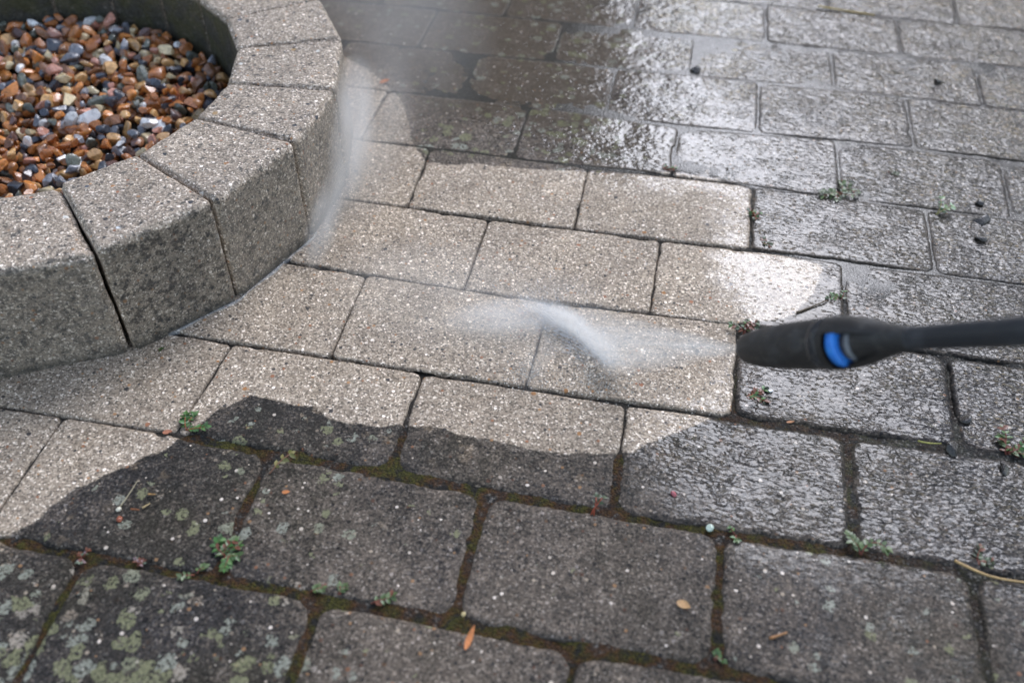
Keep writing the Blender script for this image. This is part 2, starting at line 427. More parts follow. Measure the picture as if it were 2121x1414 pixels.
    base_n = b.bump(h, .0011, b.math('SUBTRACT', 1.0, b.math('MULTIPLY', coat, .45)))
    coat_n = b.bump(fh, .0024, amt)
    b.bsdf(Base_Color=colr, Roughness=rough, Normal=base_n, Specular_IOR_Level=b.mix(coat, b.mix(cm, (.16, .16, .16), (.30, .30, .30)), (.03, .03, .03)), Coat_Weight=coat, Coat_Roughness=.02,
           Coat_IOR=1.34, Coat_Normal=coat_n)
    return b.m


def mat_fill():
    b = NB("joint_filling_soil")
    p = b.pos()
    wash, wet, moss, flood = b.attr('wash'), b.attr('wet'), b.attr('moss'), b.attr('flood')
    n = b.noise(p, 420, 4, .65)
    n2 = b.noise(p, 38, 4, .6)
    d, c = b.vor(p, 520)
    r, g, _ = b.sep(c)
    sand = b.ramp(r, [(0, (.02, .019, .017)), (.45, (.034, .031, .027)), (.85, (.060, .055, .047)), (1, (.26, .24, .21))])
    mcol = b.mix(b.step(n2, .42, .60), (.120, .050, .016), (.088, .082, .014))
    mcol = b.mix(b.step(n, .42, .62), b.mix(.7, mcol, (.012, .010, .007)), mcol)
    n70 = b.noise(p, 75, 3, .6)
    mcol = b.mix(b.step(n70, .52, .66), mcol, (.022, .020, .017))
    col = b.mix(b.math('MULTIPLY', moss, b.step(n2, .30, .50)), sand, mcol)
    col = b.mix(b.math('MULTIPLY', flood, .9), col, b.mix(n, (.030, .027, .020), (.075, .066, .048)))
    col = b.mix(b.step(wash, -.002, .002), col, b.mix(.6, sand, (.055, .044, .033)))
    b.bsdf(Base_Color=col, Roughness=.7, Normal=b.bump(b.math('ADD', n, b.math('MULTIPLY', d, -.6)), .0040),
           Specular_IOR_Level=.2, Coat_Weight=b.math('MULTIPLY', b.step(wet, .5, .9), b.lin(b.math('ADD', b.step(n2, .38, .55), b.attr('flush')), 0, 1, .1, .9)), Coat_Roughness=.08, Coat_IOR=1.33, Coat_Normal=b.bump(b.math('ADD', n, b.math('MULTIPLY', d, -.6)), .0030, b.lin(b.attr('flush'), 0, 1, 1, .12)))
    return b.m


def mat_block():
    b = NB("planter_concrete")
    p = b.pos()
    col, h, rnd, mid, gm = concrete_grain(b, p)
    face, inner, clean = b.attr('face'), b.attr('inner'), b.attr('rinsed')
    z = b.sep(p)[2]
    n30 = b.noise(p, 30, 4, .6)
    n90 = b.noise(p, 110, 3, .6)
    # old film left on the outer faces, ragged towards the rinsed top edge
    lim = b.math('ADD', .127, b.math('MULTIPLY', b.math('SUBTRACT', n30, .5), .05))
    film = b.math('MULTIPLY', face, b.math('SUBTRACT', 1.0, b.step(z, b.math('SUBTRACT', lim, .002), b.math('ADD', lim, .002))))
    spots = b.step(b.math('ADD', b.noise(p, 120, 4, .75), b.math('MULTIPLY', b.math('SUBTRACT', n30, .5), .35)), .50, .60)
    filmcol = b.mix(b.math('MULTIPLY', spots, .8), b.mix(.55, col, (.085, .080, .067)), (.016, .015, .014))
    filmcol = b.mix(b.math('MULTIPLY', clean, .8), filmcol, b.mix(.4, col, (.25, .24, .215)))
    top = b.mix(1.0, col, (1.02, 1.03, 1.06), 'MULTIPLY')
    dk = b.math('MULTIPLY', b.step(b.noise(p, 22, 5, .7), .52, .66), .42)
    top = b.mix(dk, top, b.mix(1.0, top, (.50, .48, .44), 'MULTIPLY'))
    d60, c60 = b.vor(p, 62)
    r60, g60, _ = b.sep(c60)
    st = b.math('LESS_THAN', b.math('ADD', d60, b.math('MULTIPLY', b.math('SUBTRACT', b.noise(p, 330, 3, .65), .5), .30)), b.math('MULTIPLY_ADD', r60, .9, -.66))
    top = b.mix(st, top, b.ramp(g60, [(0, (.05, .05, .055)), (.35, (.10, .105, .12)), (.5, (.40, .26, .12)), (.62, (.72, .68, .60)), (.85, (.85, .84, .82))], True))
    pits = b.math('MULTIPLY', b.step(n90, .59, .68), .8)
    top = b.mix(pits, top, (.06, .055, .048))
    c = b.mix(b.math('MULTIPLY', film, .92), top, filmcol)
    mossc = b.mix(b.step(n30, .4, .62), (.032, .032, .022), (.042, .042, .012))
    c = b.mix(b.math('MULTIPLY', inner, .95), c, mossc)
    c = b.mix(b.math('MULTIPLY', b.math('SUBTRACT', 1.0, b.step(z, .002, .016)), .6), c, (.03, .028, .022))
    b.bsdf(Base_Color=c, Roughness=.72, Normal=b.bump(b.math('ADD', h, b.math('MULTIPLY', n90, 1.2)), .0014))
    return b.m


def mat_gravel():
    b = NB("river_gravel")
    p = b.pos()
    c = b.attr('tint', 'Color')
    n = b.noise(p, 160, 4, .65, .6)
    n2 = b.noise(p, 900, 2, .6)
    c2 = b.mix(1.0, c, b.ramp(n, [(.25, (.5, .45, .42)), (.5, (1, 1, 1)), (.75, (1.35, 1.3, 1.25))]), 'MULTIPLY')
    b.bsdf(Base_Color=c2, Roughness=b.lin(n, .3, .7, .16, .42), Specular_IOR_Level=.6, Coat_Weight=.5, Coat_Roughness=.12, Normal=b.bump(b.math('ADD', n, b.math('MULTIPLY', n2, .3)), .0007))
    return b.m


def mat_tint(name, rough=.5, bump=.0003, **kw):
    b = NB(name)
    p = b.pos()
    c = b.attr('tint', 'Color')
    n = b.noise(p, 500, 3, .6)
    c = b.mix(1.0, c, b.ramp(n, [(.3, (.7, .7, .7)), (.7, (1.25, 1.25, 1.25))]), 'MULTIPLY')
    b.bsdf(Base_Color=c, Roughness=rough, Normal=b.bump(n, bump), **kw)
    return b.m


M_PAVER, M_FILL, M_BLOCK, M_GRAVEL = mat_paver(), mat_fill(), mat_block(), mat_gravel()
M_LEAF = mat_tint("weed_leaf", .38, .0002)
M_STEM = mat_tint("weed_stem", .5, .0002)
M_BIT = mat_tint("dry_plant_bits", .55, .0004)

# ---------------------------------------------------------------- ground far around the patio
b = NB("ground_concrete")
p = b.pos()
br = b.n('ShaderNodeTexBrick')
b.set(br.inputs['Vector'], p)
br.inputs['Scale'].default_value = 1
br.inputs['Brick Width'].default_value = .21
br.inputs['Row Height'].default_value = .1334
br.inputs['Mortar Size'].default_value = .004
br.inputs['Color1'].default_value = (.06, .058, .052, 1)
br.inputs['Color2'].default_value = (.085, .08, .07, 1)
br.inputs['Mortar'].default_value = (.02, .018, .014, 1)
b.bsdf(Base_Color=b.mix(b.noise(p, 20, 5), br.outputs[0], (.05, .05, .045)), Roughness=.5, Normal=b.bump(b.noise(p, 200, 4), .002))
tag(mesh("ground", [(-80, -80, -.05), (80, -80, -.05), (80, 80, -.05), (-80, 80, -.05)], [[0, 1, 2, 3]], b.m, smooth=False), kind='structure')

# ---------------------------------------------------------------- pavement: every paver a part
PC = np.array((-0.8125, 0.6595))     # centre of the round planter
R_OUT, R_IN = .4126, .281
pavement = tag(empty("pavement"), kind='structure')


def axis(n_len, mm):
    e = np.array([0, .8, 1.6, 2.6, 3.8, 5.4, 7.5, 10.5]) / 1000.0
    inner = np.linspace(e[-1], n_len - e[-1], max(4, int((n_len - 2 * e[-1]) / (mm / 1000.0))))
    return np.concatenate([e[:-1], inner, (n_len - e[:-1])[::-1]]) / n_len


def paver_mesh(r, k, mm):
    x0, x1 = k * PL + ROWOFF[r % len(ROWOFF)] if 0 <= r < 11 else k * PL + (0.0 if r % 2 == 0 else .095), 0
    x1 = x0 + PL
    y0, y1 = r * PW, (r + 1) * PW
    c = [np.array(warp(*q)) for q in ((x0, y0), (x1, y0), (x1, y1), (x0, y1))]
    lx = (np.linalg.norm(c[1] - c[0]) + np.linalg.norm(c[2] - c[3])) / 2
    ly = (np.linalg.norm(c[3] - c[0]) + np.linalg.norm(c[2] - c[1])) / 2
    u, v = axis(lx, mm), axis(ly, mm)
    U, V = [q.ravel() for q in np.meshgrid(u, v, indexing='ij')]
    P = (np.outer((1 - U) * (1 - V), c[0]) + np.outer(U * (1 - V), c[1]) + np.outer(U * V, c[2]) + np.outer((1 - U) * V, c[3]))
    X, Y = P[:, 0], P[:, 1]
    seed = (r * 37 + k * 101) % 1000
    P3 = xyz(X, Y, seed * .13)
    sd0 = wash_sd(X, Y)
    # rounded rectangle with a wandering, chipped edge
    cl = np.clip(sd0 / .02 + .5, 0, 1)
    fr = np.clip((.70 - Y) / .4, 0, 1)
    inset = .0004 * cl + (.0002 + .0016 * fr) * (1 - cl)
    rad = .007 * cl + (.010 + .007 * fr) * (1 - cl)
    qx = np.abs(U - .5) * lx - (lx / 2 - inset - rad)
    qy = np.abs(V - .5) * ly - (ly / 2 - inset - rad)
    d = -(np.hypot(np.maximum(qx, 0), np.maximum(qy, 0)) + np.minimum(np.maximum(qx, qy), 0) - rad)
    d = d + .0005 * vnoise(P3, 60, 3) + (.0006 + .0006 * (1 - cl) * fr) * vnoise(P3, 160, 5) + .0010 * (1 - cl) * fr * vnoise(P3, 38, 8) + .0004 * vnoise(P3, 420, 6)
    chip = np.clip(vnoise(P3, 45, 9) - .55, 0, 1) * .007
    dd = d - chip
    rr = .0034 * cl + (.0026 + .0045 * fr) * (1 - cl)
    t = np.clip(1 - dd / rr, 0, None)
    z = np.where(dd >= rr, 0, -rr * (1 - np.sqrt(np.clip(1 - t ** 2, 0, 1))))
    z = np.where(dd < 0, -rr + dd * 9, z)
    z = np.maximum(z, -.03)
    rs = np.random.default_rng(seed + 5)
    a, bb, dz = rs.normal(0, .003), rs.normal(0, .003), rs.normal(0, .00025)
    z = z + dz + a * (U - .5) * lx + bb * (V - .5) * ly
    z = z + .0006 * fbm(P3, 16, 2, 21) + .00022 * vnoise(P3, 170, 22) - .0012 * ((2 * U - 1) ** 2 * .5 + (2 * V - 1) ** 2 * .5) ** 2
    wet, pool, lich, grime = ctl(X, Y)
    return np.stack([X, Y, z], -1), grid_faces(len(u), len(v)), dict(wash=sd0, wet=wet, pool=pool, lich=lich, grime=grime, edge=dd, tone=np.full(len(X), np.clip(rs.normal(1.0, .07), .86, 1.14)))


Xc, Yc = np.array(PC)
merged = []
shown = 0
for r in range(-3, 16):
    for k in range(-9, 7):
        off = ROWOFF[r] if 0 <= r < 11 else (0.0 if r % 2 == 0 else .095)
        cx, cy = k * PL + off + PL / 2, (r + .5) * PW
        if not (-1.6 < cx < 1.05):
            continue
        dc = math.hypot(cx - Xc, cy - Yc)
        if dc < R_OUT - .13:
            continue
        # the pavers the photograph shows, each a part of its own
        tx = (cy + .06) / 1.4
        xl = -0.45 - .34 * tx * 1.0 if cy < .45 else -.62
        vis = (-.16 < cy < 1.50) and (cx > -.66 if cy > .25 else cx > -.60) and cx < (.38 + .30 * max(0, cy) / 1.3)
        if vis:
            V, F, A = paver_mesh(r, k, 3.2)
            hidden = dc < R_OUT - .02
            mesh("paver", V, F, M_PAVER, pavement, attrs=A, loc=(cx, cy, 0))
            shown += 1
        else:
            merged.append(paver_mesh(r, k, 9.0))
print("pavers shown as parts:", shown)
Vs, Fs, As, n = [], [], {}, 0
for V, F, A in merged:
    Vs.append(V); Fs.append(F + n); n += len(V)
    for q in A: As.setdefault(q, []).append(A[q])
tag(mesh("surrounding_pavers", np.concatenate(Vs), np.concatenate(Fs), M_PAVER, pavement, attrs={q: np.concatenate(a) for q, a in As.items()}), kind='stuff')

# soil, sand and moss in the joints: one uneven sheet just under the paver tops
gx, gy = np.arange(-1.6, 1.1, .0045), np.arange(-.42, 2.1, .0045)
X, Y = [q.ravel() for q in np.meshgrid(gx, gy, indexing='ij')]
P3 = xyz(X, Y, 0)
sd = wash_sd(X, Y)
wet, pool, lich, grime = ctl_big(X, Y)
front = np.clip((.62 - Y) / .35, 0, 1)
lvl = -.0036 + .0010 * front + .0021 * fbm(P3, 26, 3, 41) + .0007 * vnoise(P3, 200, 44)
deep = -.0043 + .0018 * fbm(P3, 60, 2, 42)
cm = np.clip(sd / .012 + .5, 0, 1)
Z = np.minimum(lvl * (1 - cm) + deep * cm, -.0017)
flood = np.exp(-((X + .22) ** 2 / .36 ** 2 + (Y - 1.08) ** 2 / .42 ** 2)) * (1 - cm)
flush = np.clip((Y - .52) / .12, 0, 1) * (1 - cm)
Z = Z * (1 - flush) + flush * (-.0013 + .0003 * fbm(P3, 30, 3, 45) + .0003 * vnoise(P3, 170, 46))
Z = Z * (1 - flood) + flood * -.0006
moss = np.clip(front * 1.15 * np.clip((.33 - X) / .25, 0, 1) + .15, 0, 1)
mesh("joint_filling", np.stack([X, Y, Z], -1), grid_faces(len(gx), len(gy)), M_FILL, pavement, attrs=dict(wash=sd, wet=wet, moss=np.clip(moss, 0, 1), flood=flood, flush=flush))

# ---------------------------------------------------------------- round planter of dry-laid blocks
HB = .135
planter = tag(empty("planter_wall", (PC[0], PC[1], 0)), "round low planter wall of wedge shaped grey concrete blocks holding gravel", "planter wall")
MEAS = [-45.3, -28.06, -10.3, 6.3, 23.8]
ANG = MEAS + [23.8 + 17.31 * i for i in range(1, 17)]
ANG = ANG[:21]
ANG[-1] = MEAS[0] + 360 if len(ANG) == 21 else ANG[-1]


def block(a0, a1, seed):
    rs = np.random.default_rng(seed)
    Wd, D, H = .127, .131, HB + rs.normal(0, .0008)
    rr = .0075
    nx, ny, nz = 34, 34, 36

    def ax(L, n):
        e = np.array([0, .0008, .0018, .003, .0045, .0065])
        return np.concatenate([e, np.linspace(.0095, L - .0095, n), (L - e)[::-1]])
    xs, ys, zs = ax(Wd, nx), ax(D, ny), ax(H, nz)
    V, F = [], []

    def side(A, B, fn, flip):
        a, c = np.meshgrid(A, B, indexing='ij')
        q = fn(a.ravel(), c.ravel())
        f = grid_faces(len(A), len(B)) + sum(len(v) for v in V)
        V.append(q)
        F.append(f[:, ::-1] if flip else f)
    o = lambda a: 0 * a
    side(xs, ys, lambda a, c: np.stack([a, c, o(a) + H], -1), False)
    side(xs, zs, lambda a, c: np.stack([a, o(a), c], -1), False)
    side(xs, zs, lambda a, c: np.stack([a, o(a) + D, c], -1), True)
    side(ys, zs, lambda a, c: np.stack([o(a), a, c], -1), True)
    side(ys, zs, lambda a, c: np.stack([o(a) + Wd, a, c], -1), False)
    V = np.concatenate(V); F = np.concatenate(F)
    # round the edges
    gap = .0015 + .0004 * (seed % 3 - 1)
    gp = gap * (1 - .93 * np.clip(V[:, 1] / D * 1.5 - .3, 0, 1))
    lo = np.stack([gp, 0 * gp, 0 * gp - .02], -1); hi = np.stack([Wd - gp, 0 * gp + D, 0 * gp + H], -1)
    Pn = np.clip(V, lo, hi)
    q = np.clip(Pn, lo + rr, hi - rr)
    dv = Pn - q
    L = np.linalg.norm(dv, axis=1, keepdims=True)
    wear = 1 + .0 * L
    Pn = np.where(L > 1e-9, q + dv / np.maximum(L, 1e-9) * np.minimum(L, rr) * wear, Pn)
    nrm = np.where(L > 1e-9, dv / np.maximum(L, 1e-9), 0)
    s3 = Pn + seed * 1.37
    cornerness = np.clip((L[:, 0] - rr * 1.02) / (rr * .4), 0, 1)
    disp = .0004 * fbm(s3, 60, 2, 61) + .00035 * vnoise(s3, 190, 62) - cornerness * (.0022 * np.clip(vnoise(s3, 55, 63) + .2, 0, 1.3) + .0009 * np.clip(vnoise(s3, 190, 64), 0, 1))
    Pn = Pn + nrm * disp[:, None]
    # wedge shape between the two radial seams
    t = Pn[:, 0] / Wd
    dep = Pn[:, 1] / D
    r_ = R_OUT - dep * (R_OUT - R_IN)
    A0, A1 = math.radians(a0), math.radians(a1)
    p0 = np.stack([np.cos(A0) * r_, np.sin(A0) * r_], -1)
    p1 = np.stack([np.cos(A1) * r_, np.sin(A1) * r_], -1)
    XY = p0 * (1 - t)[:, None] + p1 * t[:, None]
    tilt = rs.normal(0, .004)
    out = np.c_[XY, Pn[:, 2] + tilt * (t - .5) * .127 + rs.normal(0, .0007) - .003]
    face = np.clip(1 - Pn[:, 1] / .006, 0, 1)
    inner = np.clip((Pn[:, 1] - (D - .006)) / .006, 0, 1) * np.clip((H - .004 - Pn[:, 2]) / .004, 0, 1)
    rin = np.clip((t * .127 - .0) / .127, 0, 1)
    return out, F, face, inner, rin


for i in range(len(ANG) - 1):
    a0, a1 = ANG[i], ANG[i + 1]
    V, F, face, inner, rin = block(a0, a1, i + 3)
    Vw = V + np.array([PC[0], PC[1], 0])
    am = (a0 + a1) / 2 % 360
    rinsed = np.full(len(V), {0: .05, 1: .38, 2: .62, 3: .8}.get(i, .3))
    if i == 0: rinsed = .0 + .05 * rin
    o = mesh("wall_block", Vw, F, M_BLOCK, planter, attrs=dict(face=face, inner=inner, rinsed=rinsed))

# soil bed under the gravel
tt = np.linspace(0, 2 * math.pi, 49)[:-1]
bedV = [(PC[0], PC[1], .004)] + [(PC[0] + .30 * math.cos(t), PC[1] + .30 * math.sin(t), .004) for t in tt]
bedF = [[0, i + 1, (i + 1) % 48 + 1] for i in range(48)]
tag(mesh("planter_soil", bedV, bedF, simple("planter_soil", (.03, .022, .015), .8)), kind='structure')

# ---------------------------------------------------------------- gravel
bm = bmesh.new()
bmesh.ops.create_icosphere(bm, subdivisions=3, radius=1)
ICO_V = np.array([v.co for v in bm.verts]); ICO_F = np.array([[v.index for v in f.verts] for f in bm.faces])
bm.free()
PEB = [((.28, .10, .028), 20), ((.40, .15, .035), 18), ((.46, .26, .10), 13), ((.17, .075, .032), 12), ((.038, .042, .052), 13), ((.15, .15, .16), 9),
       ((.095, .10, .075), 8), ((.40, .19, .13), 5), ((.62, .60, .56), 3), ((.46, .36, .20), 5), ((.085, .045, .035), 6)]
PW_ = np.array([w for _, w in PEB], float); PW_ /= PW_.sum()


def pebble(rs, a, bq, c, cuts=9):
    V = ICO_V.copy()
    for _ in range(cuts):
        n = rs.normal(size=3); n /= np.linalg.norm(n)
        hh = rs.uniform(.38, .78)
        dd = V @ n - hh
        V = V - np.outer(np.clip(dd, 0, None) * .93, n)
    V *= (1 + .05 * vnoise(V + rs.uniform(0, 90), 2.2, 4))[:, None]
    return V * np.array([a, bq, c])


def rotm(rs, flat=.6):
    e = Euler((rs.normal(0, flat), rs.normal(0, flat), rs.uniform(0, 6.28)))
    return np.array(e.to_matrix())


rs = np.random.default_rng(11)
centers = []
Vs, Fs, Ts, n = [], [], [], 0
for layer, (z0, cnt) in enumerate(((.012, 500), (.023, 900), (.031, 620))):
    placed = []
    tries = 0
    while len(placed) < cnt and tries < 30000:
        tries += 1
        rr, ta = .272 * math.sqrt(rs.uniform()), rs.uniform(0, 6.283)
        x, y = rr * math.cos(ta), rr * math.sin(ta)
        if x < -.30: continue
        s = rs.uniform(.0062, .0122) * (1.25 if rs.uniform() < .08 else 1)
        if any((x - q[0]) ** 2 + (y - q[1]) ** 2 < (.80 * (s + q[2]) * .80) ** 2 for q in placed):
            continue
        placed.append((x, y, s))
        mound = .006 + .022 * max(0, (y - .02) / .25) * float(np.clip((.16 - x) / .2, .1, 1)) + .012 * float(np.clip((y - .02) / .18, 0, 1)) + .003 * math.sin(x * 31) * math.cos(y * 27)
        V = pebble(rs, s * rs.uniform(1.0, 1.4), s * rs.uniform(.75, 1.0), s * rs.uniform(.6, .85)) @ rotm(rs).T
        V = V + np.array([PC[0] + x, PC[1] + y, z0 + mound + rs.uniform(-.002, .003)])
        c = np.array(PEB[rs.choice(len(PEB), p=PW_)][0]) * rs.uniform(1.0, 1.95)
        Vs.append(V); Fs.append(ICO_F + n); n += len(V)
        Ts.append(np.tile(c, (len(V), 1)))
tag(mesh("gravel", np.concatenate(Vs), np.concatenate(Fs), M_GRAVEL, smooth=False, attrs=dict(tint=np.concatenate(Ts))),
    "wet brown, orange and slate coloured river gravel filling the round planter", "gravel", kind='stuff')


def stone(name, label, cat, x, y, z, s, col, seed, group=None, flat=.4, cuts=7, mat=None):
    r2 = np.random.default_rng(seed)
    V = pebble(r2, s * 1.2, s, s * .75, cuts) @ rotm(r2, flat).T
    o = mesh(name, V + np.array([x, y, z]), ICO_F, mat or M_GRAVEL, attrs=dict(tint=np.tile(np.array(col), (len(V), 1))), loc=(x, y, z))
    return tag(o, label, cat, group)


# a few pebbles that stand out on top of the gravel
stone("pebble", "bright white rounded pebble lying on the gravel near the planter's inner edge", "pebble", -.5765, .7355, .034, .0105, (.78, .77, .75), 1)
stone("pebble", "small white chip of quartz on the gravel below the large white pebble", "pebble", -.6085, .6890, .036, .0070, (.82, .80, .80), 2, cuts=10)
stone("pebble", "pale pink pebble with an orange rim in the middle of the gravel", "pebble", -.6800, .8010, .034, .0120, (.62, .40, .38), 3)
stone("pebble", "large salmon orange pebble on the gravel near the front blocks", "pebble", -.6520, .5600, .034, .0130, (.52, .21, .10), 4)
stone("pebble", "reddish orange pebble wedged against the front inner edge of the planter", "pebble", -.6280, .4830, .036, .0120, (.48, .12, .045), 5)
stone("pebble", "dark slate blue angular pebble beside the mossy inner wall", "pebble", -.5800, .8010, .034, .0130, (.05, .055, .07), 6, cuts=10)
stone("pebble", "plum pink oval pebble leaning on the back inner wall", "pebble", -.8050, .9200, .048, .0130, (.30, .12, .10), 7, cuts=3)
stone("pebble", "pale grey oval pebble standing upright against the back inner wall", "pebble", -.7820, .9080, .046, .0130, (.36, .35, .28), 8, cuts=3)


# ---------------------------------------------------------------- small plants, leaves, twigs
def tube(path, rad, sides=6):
    path = [np.array(q, float) for q in path]
    V, F = [], []
    for i, q in enumerate(path):
        t = path[min(i + 1, len(path) - 1)] - path[max(i - 1, 0)]
        t /= np.linalg.norm(t) + 1e-12
        a = np.cross(t, [0.3, 0.2, .93]); a /= np.linalg.norm(a) + 1e-12
        bq = np.cross(t, a)
        r = rad[i] if hasattr(rad, '__len__') else rad
        for s in range(sides):
            w = 2 * math.pi * s / sides
            V.append(q + r * (math.cos(w) * a + math.sin(w) * bq))
    n = len(path)
    for i in range(n - 1):
        for s in range(sides):
            F.append([i * sides + s, i * sides + (s + 1) % sides, (i + 1) * sides + (s + 1) % sides, (i + 1) * sides + s])
    F.append(list(range(sides))[::-1]); F.append([(n - 1) * sides + s for s in range(sides)])
    return np.array(V), F


def leaf_geo(base, direction, up, L, wdt, fold=.25, curl=.15, thick=.00022):
    d = np.array(direction, float); d /= np.linalg.norm(d)
    s = np.cross(d, up); s /= np.linalg.norm(s) + 1e-9
    u = np.cross(s, d)
    V, F = [], []
    rows = 7
    for side in (1, -1):
        for i in range(rows):
            t = i / (rows - 1)
            half = wdt * math.sin(math.pi * min(.985, .04 + .96 * t) ** .85) ** .8
            c = np.array(base) + d * L * t - u * curl * L * t * t + u * thick * side
            V += [c - s * half + u * fold * half, c, c + s * half + u * fold * half]
    for q in (0, 1):
        o = q * rows * 3
        for i in range(rows - 1):
            for j in (0, 1):
                f = [o + i * 3 + j, o + i * 3 + j + 1, o + (i + 1) * 3 + j + 1, o + (i + 1) * 3 + j]
                F.append(f if q else f[::-1])
    return np.array(V), F


GREEN = [(.065, .155, .035), (.09, .17, .045), (.05, .11, .03)]
SAGE = [(.105, .15, .05), (.08, .125, .035), (.14, .18, .08)]
DULL = [(.05, .075, .03), (.07, .09, .035), (.04, .05, .02)]
RED = (.17, .045, .025)
BROWN = (.16, .06, .03)


def weed(label, x, y, seed, stems, size, greens, stemcol=RED, lift=.35, pairs=4, aim=None, spread=3.14, redleaf=.12, z=-.001):
    r2 = np.random.default_rng(seed)
    root = tag(empty("spurge_weed", (x, y, z)), label, "weed", "weeds in the paving joints")
    SV, SF, LV, LF, LT, sn, ln = [], [], [], [], [], 0, 0
    for k in range(stems):
        a = (aim if aim is not None else 0) + (r2.uniform(-spread, spread) if stems > 1 or aim is None else 0)
        L = size * r2.uniform(.55, 1.0)
        p = np.array([x + r2.normal(0, .001), y + r2.normal(0, .001), z])
        path = [p.copy()]
        h = lift * r2.uniform(.6, 1.4)
        segs = pairs + 1
        for i in range(segs):
            a += r2.normal(0, .28)
            p = p + L / segs * np.array([math.cos(a), math.sin(a), h]); h *= .72
            path.append(p.copy())
        V, F = tube(path, np.linspace(.00075, .0004, len(path)))
        SV.append(V); SF += [[q + sn for q in f] for f in F]; sn += len(V)
        for i in range(1, len(path)):
            t = path[i] - path[i - 1]
            for sgn in (1, -1) if i < len(path) - 1 else (1, -1, 0):
                ang = math.atan2(t[1], t[0]) + sgn * r2.uniform(.7, 1.3)
                dr = np.array([math.cos(ang), math.sin(ang), r2.uniform(-.1, .45)])
                ll = r2.uniform(.0042, .0072) * (size / .022) ** .4
                V, F = leaf_geo(path[i], dr, np.array([r2.normal(0, .25), r2.normal(0, .25), 1]), ll, ll * r2.uniform(.26, .34))
                c = np.array(greens[r2.integers(len(greens))]) * r2.uniform(.8, 1.25)
                if r2.uniform() < redleaf: c = np.array((.17, .06, .03))
                LV.append(V); LF += [[q + ln for q in f] for f in F]; ln += len(V); LT.append(np.tile(c, (len(V), 1)))
    SV = np.concatenate(SV)
    mesh("stem", SV, SF, M_STEM, root, attrs=dict(tint=np.tile(np.array(stemcol), (len(SV), 1))))
    mesh("leaves", np.concatenate(LV), LF, M_LEAF, root, attrs=dict(tint=np.concatenate(LT)))
    return root


weed("bright green round-leaved weed at the left edge of the washed patch, on the dark boundary", -.4245, .2800, 1, 3, .020, GREEN, stemcol=(.30, .09, .03), spread=2.6, lift=.5, redleaf=.08)
weed("largest green weed tuft with red stems on the lichen covered pavers in the foreground", -.3300, .1555, 2, 8, .0175, GREEN + SAGE, spread=2.2, aim=.9, lift=.5, pairs=5, redleaf=.18)
weed("small blue-green weed sprig just below the big foreground tuft", -.3470, .1350, 3, 2, .012, SAGE, aim=2.5, spread=1.2, pairs=2, redleaf=0)
weed("dried yellowish weed stalk standing on a worn pale spot of the dark paver", -.3262, .2440, 4, 1, .024, [(.20, .17, .05), (.12, .12, .03)], stemcol=(.30, .14, .08), aim=1.4, lift=.9, pairs=2, redleaf=0)
weed("tiny reddish green weed at the left corner of the mossy triangular joint", -.2470, .1375, 5, 2, .011, SAGE, aim=.3, spread=.5, pairs=2)
weed("tiny pale green weed just right of the one on the mossy triangular joint", -.2215, .1395, 6, 2, .010, SAGE, aim=.9, spread=.9, pairs=2, redleaf=0)
weed("weed with one long red stem lying along the bottom mossy joint", -.1950, .1370, 7, 1, .021, SAGE, aim=.75, lift=.3, pairs=3)
weed("thin wiry red weed curling over the brown joint in the lower middle", -.0280, .2600, 8, 2, .014, DULL, stemcol=(.36, .07, .03), aim=1.3, spread=.6, lift=1.0, pairs=2)
weed("small flat green weed beside the pale pebble in the lower right joint", .0985, .2645, 9, 3, .008, SAGE + GREEN, spread=3.1, pairs=1, redleaf=0)
weed("upright green weed with paired leaves at the T joint, lower right", .2050, .2655, 10, 2, .028, SAGE, aim=1.62, spread=.15, lift=.55, pairs=5, redleaf=0)
weed("dark wilted weed with a red stem beside the curved dry stalk", .3020, .2790, 11, 3, .014, DULL, aim=.9, spread=1.0, pairs=3)
weed("red and green weed cut by the right edge of the picture, below the washing lance", .3480, .4090, 12, 5, .024, SAGE + GREEN, aim=1.0, spread=1.4, lift=.5, pairs=4, redleaf=.25)
weed("green weed growing in the joint just above the tip of the spray nozzle", .1010, .5240, 13, 5, .018, GREEN + DULL, aim=1.2, spread=1.6, lift=.9, pairs=3, redleaf=.3)
weed("reddish creeping weed in the joint just below the tip of the spray nozzle", .1030, .4335, 14, 3, .022, DULL + GREEN, stemcol=(.32, .10, .03), aim=-.4, spread=.6, lift=.25, pairs=4, redleaf=.35)
weed("small dark green weed on the wet pavers above the blue ring of the lance", .2050, .5990, 15, 4, .014, DULL + GREEN, spread=3.1, lift=.4, pairs=2, redleaf=0)
weed("red and green creeping weed at the corner where three wet pavers meet", .1120, .6830, 16, 2, .018, DULL, stemcol=(.34, .08, .03), aim=-.1, spread=.4, lift=.2, pairs=3, redleaf=.4)
weed("reddish weed filling the joint right of the half washed paver", .1080, .7330, 17, 5, .014, DULL + GREEN, stemcol=(.30, .08, .03), spread=3.1, lift=.7, pairs=2, redleaf=.35)
weed("wide matted green weed clump lying on the wet upper right pavers", .2130, .8080, 18, 9, .028, SAGE + DULL, stemcol=(.18, .07, .03), spread=3.14, lift=.25, pairs=4, redleaf=.1)
weed("pale green weed sprig sticking up at the right wet joint near the mud clods", .3290, .7880, 19, 3, .020, [(.20, .30, .12), (.16, .26, .14)], stemcol=(.35, .30, .12), aim=1.1, spread=.9, lift=.7, pairs=2, redleaf=0)
weed("small dark weed in the joint at the top edge of the washed patch", -.0065, .8140, 20, 4, .013, DULL + GREEN, aim=1.5, spread=1.8, lift=.5, pairs=2, redleaf=.3)
weed("small dark green weed sprig lying on wet pavers behind the wide weed clump", .2785, .8690, 21, 2, .013, DULL, aim=-.3, spread=.6, lift=.2, pairs=2, redleaf=0)
